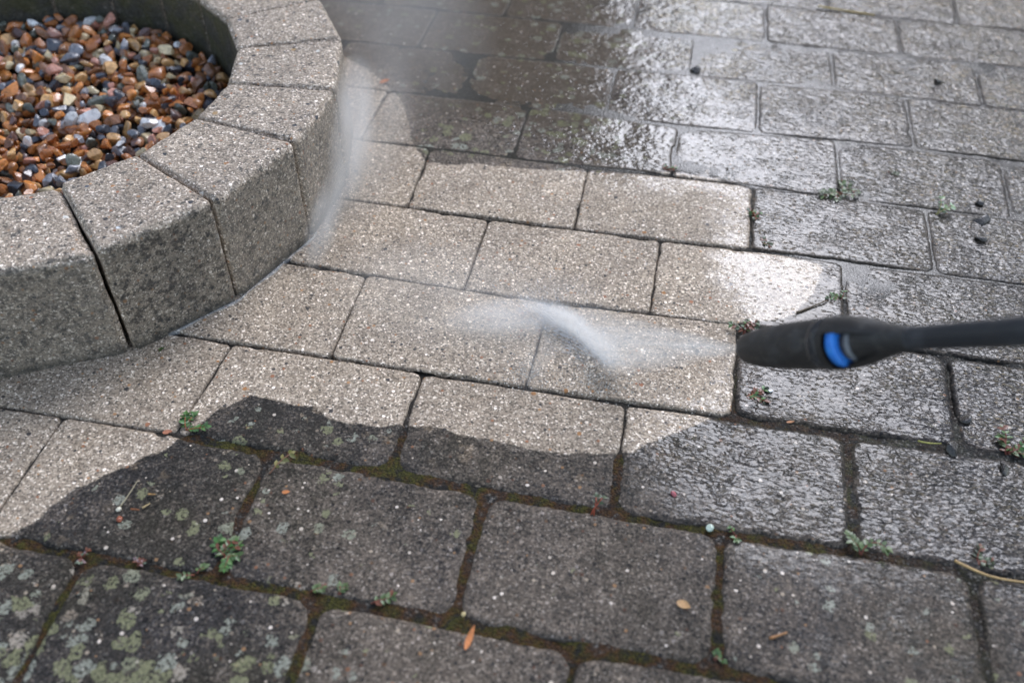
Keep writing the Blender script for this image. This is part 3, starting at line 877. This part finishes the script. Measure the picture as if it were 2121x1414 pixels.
weed("tiny crimson weed rosette at the corner of the leftmost mossy joint", -.4490, .1290, 22, 4, .006, [(.30, .20, .19), (.16, .20, .13)], spread=3.1, pairs=1, redleaf=.4)
weed("tiny crimson weed rosette halfway along the left foreground joint", -.3990, .1335, 23, 3, .006, [(.30, .20, .19), (.16, .20, .13)], spread=3.1, pairs=1, redleaf=.4)
weed("tiny green weed in the joint at the bottom edge of the picture", .0855, .1440, 24, 3, .008, GREEN, aim=1.5, spread=.8, pairs=1, redleaf=0)
weed("tiny pale green seedling at the foot of the planter wall", -.5005, .3735, 25, 1, .006, SAGE, aim=.4, pairs=1, redleaf=0)


def bit(name, label, cat, V, F, col, loc, group=None, var=.2):
    V = np.asarray(V)
    t = np.tile(np.array(col), (len(V), 1)) * (1 + var * vnoise(V, 300, 3))[:, None]
    return tag(mesh(name, V, F, M_BIT, attrs=dict(tint=t), loc=loc), label, cat, group)


def dry_leaf(label, p0, p1, wdt, col, curl=-.25, name="dry_leaf", cat="leaf"):
    p0, p1 = np.array((*p0, .0018)), np.array((*p1, .0022))
    V, F = leaf_geo(p0, p1 - p0, np.array([.1, -.1, 1]), np.linalg.norm(p1 - p0), wdt, .3, curl, .0003)
    return bit(name, label, cat, V, F, col, tuple(p0))


def stick(name, label, cat, pts, rad, col, zs=None):
    pts = np.array([(q[0], q[1], (zs[i] if zs else .0022)) for i, q in enumerate(pts)])
    fine = []
    for i in range(len(pts) - 1):
        for t in np.linspace(0, 1, 6, endpoint=False):
            fine.append(pts[i] * (1 - t) + pts[i + 1] * t)
    fine.append(pts[-1])
    if len(pts) > 2:
        fine = [np.mean(fine[max(0, i - 3):i + 4], axis=0) if 3 <= i < len(fine) - 3 else fine[i] for i in range(len(fine))]
    V, F = tube(fine, np.linspace(rad, rad * .6, len(fine)))
    return bit(name, label, cat, V, F, col, tuple(pts[0]))


dry_leaf("orange pointed dry leaf on the grey paver at the bottom middle", (-.1093, .1115), (-.1065, .1310), .0026, (.62, .22, .07))
dry_leaf("torn tan scrap of leaf on the paver right of the bottom middle", (.0520, .1872), (.0630, .1820), .0038, (.58, .34, .15))
dry_leaf("small orange petal on the dark lichen spotted paver at left", (-.3060, .2262), (-.2985, .2272), .0020, (.66, .24, .08))
dry_leaf("bright orange scrap of leaf near the planter in the upper washed corner", (-.4340, .9480), (-.4210, .9540), .0042, (.70, .22, .06))
dry_leaf("small pale orange leaf lying below the nozzle on the dark wet paver", (.1430, .4035), (.1500, .4045), .0013, (.55, .26, .12))
dry_leaf("small salmon flake of leaf left of the bright green round-leaved weed", (-.4430, .2695), (-.4330, .2712), .0026, (.50, .20, .11))
stick("twig", "short brown twig on the smooth grey paver at the bottom right", "twig", [(.1270, .1690), (.1405, .1765)], .0014, (.36, .17, .06), [.0020, .0030])
stick("dry_stalk", "long curved straw coloured stalk crossing the joint at the right edge", "stalk", [(.2830, .2745), (.2960, .2665), (.3120, .2615), (.3400, .2630), (.3650, .2655)], .0012, (.52, .34, .14), [.001, .0035, .0035, .003, .002])
stick("straw", "thin pale straw on the dark paver below the left boundary", "straw", [(-.4410, .1815), (-.4385, .1950), (-.4390, .2110)], .0006, (.36, .30, .18), [.0022, .004, .0025])
stick("straw", "short orange-brown straw fragment lying flat, right of the thin straw", "straw", [(-.4228, .2000), (-.4165, .2010)], .0009, (.48, .27, .09))
stick("straw", "dark reddish straw fragment below the thin straw on the dark paver", "straw", [(-.4305, .1820), (-.4225, .1827)], .0009, (.26, .09, .03))
stick("straw", "short tan straw fragment tilted beside the dark reddish one", "straw", [(-.4210, .1850), (-.4165, .1910)], .0009, (.50, .36, .17))
stick("straw", "long yellow straw on the far wet pavers at the top right", "straw", [(.2050, 1.3440), (.2500, 1.3360), (.2950, 1.3300)], .0017, (.48, .34, .10))
stick("twig", "greenish yellow twig along the joint at the right, below the lance", "twig", [(.2660, .4045), (.2760, .4035), (.2875, .4058)], .0009, (.36, .34, .08))
stick("twig", "wet brown twig on the glossy paver above the lance", "twig", [(.1555, .5660), (.1720, .5790), (.1890, .5930)], .0013, (.12, .085, .05))
M_MUD = simple("wet_mud", (.028, .022, .017), .25, .3, 300, .0012, Coat_Weight=.6)
for lab, x, y, s, c in (("largest dark mud clod on the wet paver near the right edge", .3826, .7850, .0120, 10),
                        ("dark mud crumb just below the largest mud clod at the right edge", .3750, .7450, .0065, 8),
                        ("dark mud clod on the far wet paver at the upper right", .3732, 1.1276, .0075, 9),
                        ("dark mud crumb beside the joint at the right, under the lance", .3160, .4440, .0062, 8),
                        ("dark mud crumb at the right edge beside the red and green weed", .3420, .3870, .0068, 8),
                        ("dark brown clod on the far wet pavers near the top middle", .0163, 1.0846, .0085, 9),
                        ("flat smear of black mud in the joint at the right", .2990, .4020, .0080, 6),
                        ("dark mud clod behind the largest one, by the wet joint at the right edge", .3870, .8230, .0078, 9)):
    stone("mud_clod", lab, "mud clod", x, y, .001, s, (.03, .025, .02), int(s * 1e5) + c, "clods of mud on the wet pavers", .15, c, M_MUD)
stone("stone_chip", "pale mint green oval pebble lying in the mossy joint at the lower right", "pebble", .0754, .2660, .0012, .0034, (.52, .62, .50), 31, cuts=1, flat=.1)
stone("stone_chip", "white angular chip on the glossy paver under the nozzle", "chip", .1274, .4421, .002, .0026, (.85, .85, .84), 32, cuts=9)
stone("stone_chip", "crimson pink chip on the dark paver in the lower right middle", "chip", .0414, .2967, .0006, .0030, (.42, .09, .11), 33, cuts=6, flat=.1)
stone("stone_chip", "small yellow grain in the mossy triangular joint at the bottom", "chip", -.1177, .1413, .0014, .0018, (.62, .48, .22), 34, cuts=2)
stone("stone_chip", "cream coloured grain below the thin straw on the dark paver", "chip", -.4409, .1796, .0020, .0022, (.68, .63, .48), 35, cuts=2)
stone("stone_chip", "rust red grain on the dark paver left of the straw fragments", "chip", -.4350, .1705, .0018, .0030, (.30, .07, .02), 36, cuts=5)


def sprig(label, x, y, z, ang, seed):
    r2 = np.random.default_rng(seed)
    V, F, n = [], [], 0

    def add(a, bq, r):
        nonlocal n
        v, f = tube([a, (np.array(a) + np.array(bq)) / 2 + r2.normal(0, .0006, 3), bq], [r, r, r * .6], 5)
        V.append(v); F.extend([[q + n for q in g] for g in f]); n += len(v)
    p0 = np.array([x, y, z]); d = np.array([math.cos(ang), math.sin(ang), .25])
    add(p0, p0 + d * .034, .0011)
    for i in range(9):
        t = i / 9
        for sg in (1, -1):
            a2 = ang + sg * r2.uniform(.5, .9)
            q = p0 + d * .034 * t
            add(q, q + np.array([math.cos(a2), math.sin(a2), r2.uniform(0, .5)]) * .017 * (1 - .5 * t), .0009)
    bit("conifer_sprig", label, "conifer sprig", np.concatenate(V), F, (.42, .11, .035), (x, y, z))


sprig("dry rust orange conifer sprig on the gravel below the pale pink pebble", -.6520, .7660, .042, 1.9, 1)
sprig("dry rust orange conifer sprig on the gravel behind the front blocks", -.6640, .5150, .044, 1.2, 2)
sprig("dry rust orange conifer sprig low at the left end of the gravel", -.7130, .4900, .042, .6, 3)

# ---------------------------------------------------------------- pressure washer lance
T = np.array((0.079, 0.3454, 0.1466))
D = np.array((.46153, -.55706, .69042)); D /= np.linalg.norm(D)
toc = np.array((-.01005, -.23179, .6933)) - (T + D * .1)
E1 = toc - D * (toc @ D); E1 /= np.linalg.norm(E1)
E2 = np.cross(D, E1)                 # turns towards the ground side of the lance
if E2[2] > 0: E2 = -E2
lance = tag(empty("pressure_washer_lance", tuple(T)), "black pressure washer lance with fat nozzle head and bright blue ring, over wet pavers", "pressure washer")


def plastic(name, col, rough, bump=.00012, dirt=.55, **kw):
    b = NB(name)
    p = b.pos()
    n = b.noise(p, 260, 4, .65)
    n2 = b.noise(p, 45, 5, .6)
    c = b.mix(b.math('MULTIPLY', b.step(n2, .48, .66), .5), col, tuple(min(1, x * 1.6 + .03) for x in col))
    n3 = b.noise(p, 90, 5, .7, 1.2)
    c = b.mix(b.math('MULTIPLY', b.step(n3, .53, .68), dirt), c, (.085, .076, .062))
    b.bsdf(Base_Color=c, Roughness=b.lin(n2, .3, .7, rough - .1, rough + .12), Normal=b.bump(n, bump), **kw)
    return b.m


M_BLK = plastic("black_rubber_plastic", (.022, .0215, .021), .55)
M_TUB = plastic("dark_lance_tube", (.024, .027, .032), .45)
M_CLR = plastic("smoky_grey_plastic", (.030, .032, .036), .25)
M_BLU = plastic("blue_plastic", (.035, .25, .85), .35, dirt=.15, Emission_Strength=0.0)
M_GRY = plastic("grey_plastic", (.16, .17, .18), .4)


def lathe(name, prof, mat, keep=None, segs=96):
    """prof: (distance along the axis, radius); keep(s, angle) drops faces"""
    V, F = [], []
    for s, r in prof:
        for i in range(segs):
            w = 2 * math.pi * i / segs
            V.append(T + D * s + r * (math.cos(w) * E1 + math.sin(w) * E2))
    for j in range(len(prof) - 1):
        for i in range(segs):
            if keep and not keep((prof[j][0] + prof[j + 1][0]) / 2, ((2 * math.pi * (i + .5) / segs + math.pi) % (2 * math.pi)) - math.pi):
                continue
            F.append([j * segs + i, j * segs + (i + 1) % segs, (j + 1) * segs + (i + 1) % segs, (j + 1) * segs + i])
    return mesh(name, V, F, mat, lance)


def smooth_prof(pts, n=60):
    s = np.array([q[0] for q in pts]); r = np.array([q[1] for q in pts])
    x = np.linspace(s[0], s[-1], n)
    y = np.interp(x, s, r)
    for _ in range(3):
        y[1:-1] = (y[:-2] + 2 * y[1:-1] + y[2:]) / 4
    return list(zip(x, y))


lathe("nozzle_head", [(.006, 0), (.004, .004), (.003, .0055), (.0005, .0075), (0, .0088), (.0008, .0103), (.0025, .0116)] +
      smooth_prof([(.005, .0126), (.012, .0142), (.0225, .0156), (.038, .0168), (.0545, .0178), (.075, .0186), (.100, .0191)], 40) + [(.1005, .0186), (.1005, .010)], M_BLK)
lathe("spray_tip", [(-.001, 0), (-.001, .0035), (.0035, .0038), (.0045, .0038)], M_GRY, segs=32)
lathe("collar", [(.1000, .012), (.1000, .0189), (.1005, .0194), (.1030, .0196), (.1090, .0196), (.1102, .0192), (.1102, .012)], M_CLR)
lathe("blue_ring", [(.1190, .012), (.1192, .0172), (.1198, .0178), (.1258, .0179), (.1272, .0177), (.1278, .0170), (.1278, .012)], M_BLU)
win = lambda s, a: not (.1180 < s < .160 and -.40 < a < 1.16 - max(0, s - .128) * 12)
shell = smooth_prof([(.1102, .0196), (.116, .0196), (.124, .0191), (.134, .0179), (.144, .0162), (.154, .0138), (.164, .0112), (.175, .0092), (.184, .0084)], 60)
lathe("casing", shell + [(.1845, .007)] + [(s, r - .0022) for s, r in shell[::-1]] + [shell[0]], M_BLK, win)
lathe("grey_seal", [(.1345, .010), (.1347, .0141), (.1353, .0147), (.1382, .0147), (.1392, .0142), (.1394, .010)], M_GRY)
lathe("neck", smooth_prof([(.1228, .0120), (.128, .0126), (.136, .0136), (.144, .0138), (.154, .0126), (.168, .0098), (.180, .0082)], 40), M_BLK)
lathe("tube", [(.170, .0074), (.178, .0078), (.265, .0089), (.72, .0092), (.7205, .0080), (.7205, 0)], M_TUB)


# ---------------------------------------------------------------- water in the air
def water_volume(name, centre, axes, half, dens, parent, nscale=3.0, taper=0.0, power=1.0, contrast=(.35, .7), nstretch=(1, 1, 1)):
    """soft cloud of droplets: density falls smoothly to nothing at the skin of its own hull"""
    b = NB(name)
    o = b.obj()
    sx = b.n('ShaderNodeSeparateXYZ'); b.set(sx.inputs[0], o)
    x, y, z = sx.outputs
    w = b.math('MULTIPLY_ADD', x, taper * .5, 1 - taper * .5) if taper else 1.0
    rr = b.math('DIVIDE', b.math('SQRT', b.math('ADD', b.math('MULTIPLY', y, y), b.math('MULTIPLY', z, z))), w)
    ex = b.math('POWER', b.math('ABSOLUTE', x), 2.0 if not taper else 6.0)
    r2 = b.math('ADD', b.math('MULTIPLY', rr, rr), ex)
    fall = b.math('POWER', b.math('SUBTRACT', 1.0, r2, clamp=True), power)
    mp = b.n('ShaderNodeMapping'); b.set(mp.inputs[0], o); mp.inputs['Scale'].default_value = nstretch
    nz = b.step(b.noise(mp.outputs[0], nscale, 4, .6), contrast[0], contrast[1])
    d = b.math('MULTIPLY', b.math('MULTIPLY', fall, nz), dens)
    if taper:
        d = b.math('DIVIDE', d, b.math('MULTIPLY', w, 1.0))
    v = b.n('ShaderNodeVolumePrincipled')
    v.inputs['Color'].default_value = (1, .985, .955, 1)
    v.inputs['Anisotropy'].default_value = -.1
    b.set(v.inputs['Density'], d)
    b.nt.links.new(v.outputs[0], b.out.inputs['Volume'])
    bm = bmesh.new()
    if taper:
        bmesh.ops.create_cone(bm, cap_ends=True, segments=24, radius1=1 - taper, radius2=1, depth=2)
        bmesh.ops.rotate(bm, verts=bm.verts, matrix=Matrix.Rotation(math.pi / 2, 3, 'Y'))
    else:
        bmesh.ops.create_icosphere(bm, subdivisions=3, radius=1)
    me = bpy.data.meshes.new(name); bm.to_mesh(me); bm.free()
    me.materials.append(b.m)
    ob = bpy.data.objects.new(name, me); COL.objects.link(ob)
    A = Matrix.Identity(4)
    for i in range(3):
        for j in range(3):
            A[i][j] = axes[j][i] * half[j]
        A[i][3] = centre[i]
    ob.parent = parent
    ob.matrix_parent_inverse = Matrix.Translation(parent.location).inverted()
    ob.matrix_basis = A
    return ob


def frame(d, up=(0, 0, 1)):
    d = np.array(d, float); d /= np.linalg.norm(d)
    s = np.cross(up, d); s /= np.linalg.norm(s)
    return d, s, np.cross(d, s)


spray = tag(empty("water_spray", (T[0], T[1], T[2])), "white fan of water from the lance nozzle splashing on the washed pavers", "water", kind='stuff')
hit0, hit1 = np.array((-.1125, .5062, 0)), np.array((-.0290, .4440, 0))
mid = (hit0 + hit1) / 2
fan = hit0 - hit1
jet = mid - T
Lj = np.linalg.norm(jet); jd = jet / Lj
side = fan - jd * (fan @ jd); side /= np.linalg.norm(side)
water_volume("jet", T + jet * .5, (jd, side, np.cross(jd, side)), (Lj * .5, .056, .012), 38, spray, 2.0, taper=.92, power=.8, contrast=(.3, .68), nstretch=(.6, 4, 4))
rs = np.random.default_rng(31)
arc = np.array([(-.124, .5085), (-.104, .5035), (-.085, .494), (-.067, .481), (-.051, .466), (-.038, .449), (-.030, .434)])
for i in range(11):
    t = i / 10 * (len(arc) - 1); k = min(int(t), len(arc) - 2); f_ = t - k
    q = arc[k] * (1 - f_) + arc[k + 1] * f_; d_ = arc[k + 1] - arc[k]
    fade = 1.0 if i < 5 else max(.12, 1.0 - .17 * (i - 4))
    a_ = np.array((q[0] + rs.normal(0, .002), q[1] + rs.normal(0, .002), rs.uniform(.004, .011)))
    water_volume("splash", a_, frame((d_[0], d_[1], rs.normal(0, .004))), (rs.uniform(.020, .034), rs.uniform(.012, .024), rs.uniform(.012, .022)), 72 * fade * rs.uniform(.6, 1.5), spray, 2.2, power=1.5, contrast=(.34, .66))
water_volume("splash", np.array((-.150, .487, .006)), frame((-1, -.30, 0)), (.078, .034, .020), 55, spray, 2.0, power=1.4, contrast=(.15, .75))
water_volume("splash", np.array((-.108, .430, .004)), frame((.15, 1, 0)), (.050, .020, .010), 26, spray, 2.5, power=1.2)
water_volume("mist", np.array((-.180, .495, .014)), frame((-1, .12, 0)), (.20, .10, .036), 6.0, spray, 1.8, power=1.0, contrast=(.2, .7))

# fine streaks of droplets thrown up where the fan lands
rs = np.random.default_rng(5)
V, F, n = [], [], 0
for i in range(1600):
    t = rs.uniform(0, 1)
    q = hit1 * (1 - t) + hit0 * t + np.array((rs.normal(0, .004), rs.normal(0, .004), 0))
    d = np.array((-jd[0] * -1 * 0 + rs.normal(-.75, .5), rs.normal(.35, .45), abs(rs.normal(.25, .22)))); d /= np.linalg.norm(d)
    far = rs.exponential(.022)
    a = q + d * far; a[2] = max(a[2] - far * far * 2, .0015)
    ln = rs.uniform(.001, .006); r = rs.uniform(.00010, .00030)
    v, f = tube([a, a + d * ln], [r, r * .5], 4)
    V.append(v); F += [[k + n for k in g] for g in f]; n += len(v)
b = NB("water_droplets")
b.bsdf(Base_Color=(.9, .92, .95), Roughness=.05, IOR=1.33, Transmission_Weight=.35)
mesh("droplets", np.concatenate(V), F, b.m, spray)

# pale grit washed out of the joints
rs = np.random.default_rng(8)
V, F, Tn, n = [], [], [], 0
for cx, cy, sx, sy, cnt in ((-.045, .424, .022, .012, 330), (-.118, .419, .012, .014, 230), (-.05, .45, .03, .03, 200), (.02, .43, .05, .02, 160)):
    for i in range(cnt):
        q = np.array((rs.normal(cx, sx), rs.normal(cy, sy), .0006))
        s = rs.uniform(.0003, .0009)
        oct_ = np.array([(1, 0, 0), (-1, 0, 0), (0, 1, 0), (0, -1, 0), (0, 0, 1), (0, 0, -1)], float) * s * rs.uniform(.7, 1.3, 3) + q
        V.append(oct_); F += [[k + n for k in g] for g in ((0, 2, 4), (2, 1, 4), (1, 3, 4), (3, 0, 4), (2, 0, 5), (1, 2, 5), (3, 1, 5), (0, 3, 5))]; n += 6
        Tn.append(np.tile(np.array((.66, .62, .55)) * rs.uniform(.5, 1.2), (6, 1)))
tag(mesh("sand_grit", np.concatenate(V), F, M_BIT, smooth=False, attrs=dict(tint=np.concatenate(Tn))), "pale sand grit washed out of the joints where the water lands", "grit", kind='stuff')

mist = tag(empty("water_mist", (-.39, .70, 0)), "pale veil of water mist rising along the outside of the planter wall", "mist", kind='stuff')
water_volume("mist", np.array((-.394, .725, .060)), frame((-.15, 1, .0)), (.13, .024, .095), 15, mist, 1.5, power=1.3, contrast=(.05, .75))
water_volume("mist", np.array((-.394, .610, .022)), frame((-.14, 1, .0)), (.110, .020, .040), 20, mist, 1.6, power=1.4, contrast=(.1, .7))
water_volume("mist", np.array((-.375, .72, .05)), frame((-.1, 1, .0)), (.20, .060, .08), 2.4, mist, 1.4, power=1.2, contrast=(.1, .7))
water_volume("mist", np.array((-.42, 1.02, .10)), frame((-.4, 1, .0)), (.30, .15, .19), 1.3, mist, 1.4, power=1.0, contrast=(.1, .7))

# water running along the foot of the wall
b = NB("clear_water")
b.bsdf(Base_Color=(.9, .93, .95), Roughness=.03, IOR=1.33, Transmission_Weight=.85, Specular_IOR_Level=.8)
rs = np.random.default_rng(14)
th = np.radians(np.linspace(-40, -9, 60))
V, F = [], []
for i, t in enumerate(th):
    k = np.interp(math.degrees(t), ANG[:4], np.arange(4)); f_ = k - math.floor(k)
    r0 = (R_OUT * math.cos(R_(8.7)) / math.cos(R_((f_ - .5) * 17.4))) + .0018
    wd = max(0.0, .0004 + .0018 * math.sin(i * .37 + .5) + rs.uniform(0, .0007)) * min(1, i / 8, (59 - i) / 8)
    for q, (dr, z) in enumerate(((-.002, .0006), (0, .0021), (wd * .5, .0018), (wd, .0008), (wd + .0008, -.0025))):
        V.append((PC[0] + (r0 + dr) * math.cos(t), PC[1] + (r0 + dr) * math.sin(t), z))
tag(mesh("water", V, grid_faces(60, 5), b.m), kind='structure')

# ---------------------------------------------------------------- house behind the patio, mirrored in the wet film
hx0, hx1, hy0, hy1, hh = -10.0, -.36, 5.0, 11.0, 5.6
house = tag(empty("house", ((hx0 + hx1) / 2, hy0, 0)), "brown brick house beyond the patio, seen only as a dark reflection in the wet pavers", "house")


def boxv(x0, x1, y0, y1, z0, z1):
    V = [(x, y, z) for x in (x0, x1) for y in (y0, y1) for z in (z0, z1)]
    return V, [[0, 1, 3, 2], [4, 6, 7, 5], [0, 4, 5, 1], [2, 3, 7, 6], [0, 2, 6, 4], [1, 5, 7, 3]]


b = NB("house_brick")
tc = b.n('ShaderNodeMapping'); b.set(tc.inputs[0], b.pos()); tc.inputs['Rotation'].default_value = (R_(90), 0, 0)
br = b.n('ShaderNodeTexBrick'); b.set(br.inputs['Vector'], tc.outputs[0])
br.inputs['Scale'].default_value = 1; br.inputs['Brick Width'].default_value = .23; br.inputs['Row Height'].default_value = .066; br.inputs['Mortar Size'].default_value = .006
br.inputs['Color1'].default_value = (.11, .055, .035, 1); br.inputs['Color2'].default_value = (.075, .045, .032, 1); br.inputs['Mortar'].default_value = (.12, .11, .10, 1)
b.bsdf(Base_Color=br.outputs[0], Roughness=.85)
M_BRICK = b.m
M_ROOF = simple("roof_tiles", (.05, .045, .042), .7, .3, 6, .004)
M_FRM = simple("window_frame", (.10, .07, .05), .5, .1)
b = NB("window_glass"); b.bsdf(Base_Color=(.02, .022, .025), Roughness=.05, Specular_IOR_Level=.5)
M_GLS = b.m
mesh("wall", *boxv(hx0, hx1, hy0, hy1, -.05, hh), M_BRICK, house, smooth=False)
ym = (hy0 + hy1) / 2
rv = [(hx0 - .05, hy0 - .25, hh), (hx1, hy0 - .25, hh), (hx1, hy1 + .25, hh), (hx0 - .05, hy1 + .25, hh), (hx0 - .05, ym, hh + 2.6), (hx1, ym, hh + 2.6)]
mesh("roof", rv, [[0, 1, 5, 4], [2, 3, 4, 5], [1, 2, 5], [3, 0, 4], [3, 2, 1, 0]], M_ROOF, house, smooth=False)
for wx, wz in ((-3.2, 1.0), (-6.4, 1.0), (-3.2, 3.6), (-6.4, 3.6)):
    fr = mesh("window", *boxv(wx - .6, wx + .6, hy0 - .03, hy0 + .02, wz, wz + 1.3), M_FRM, house, smooth=False)
    V, F = boxv(wx - .52, wx + .52, hy0 - .036, hy0 - .031, wz + .08, wz + 1.22)
    g = mesh("pane", V, F, M_GLS, None, smooth=False)
    g.parent = fr
    g.location = (0, 0, 0)
    g.matrix_parent_inverse = (Matrix.Translation(house.location) @ Matrix.Translation(fr.location)).inverted()

# tall hedge across the far right, also only mirrored
rs = np.random.default_rng(21)
hedge = tag(empty("hedge", (5.5, 8.6, 0)), "dark evergreen hedge beyond the patio, mirrored in the far right pavers", "hedge")
V, F, n = [], [], 0
for i in range(18000):
    x = rs.uniform(.6, 12)
    az = math.degrees(math.atan2(x, 8.6)); top = 8.9 * math.tan(R_(min(24.0 + max(0, az - 5) * .8, 42))) - .69 + .35 * math.sin(x * 2.1) + .22 * math.sin(x * 5.3 + 1)
    q = np.array((x, 8.0 + rs.uniform(0, 1.2), top * rs.uniform(0, 1) ** .7))
    v, f = leaf_geo(q, rs.normal(size=3), np.array([0, -.6, .8]), rs.uniform(.12, .25), rs.uniform(.05, .09))
    V.append(v); F += [[k + n for k in g] for g in f]; n += len(v)
V = np.concatenate(V)
mesh("foliage", V, F, M_LEAF, hedge, attrs=dict(tint=np.tile(np.array((.045, .06, .028)), (len(V), 1))))
sv, sf, n = [], [], 0
for x in np.arange(1, 12, 1.1):
    v, f = tube([(x, 8.6, -.05), (x + .05, 8.6, 1.2), (x - .05, 8.6, 2.6)], [.05, .04, .02], 8)
    sv.append(v); sf += [[k + n for k in g] for g in f]; n += len(v)
mesh("stems", np.concatenate(sv), sf, M_FRM, hedge)
bpy.context.view_layer.update()
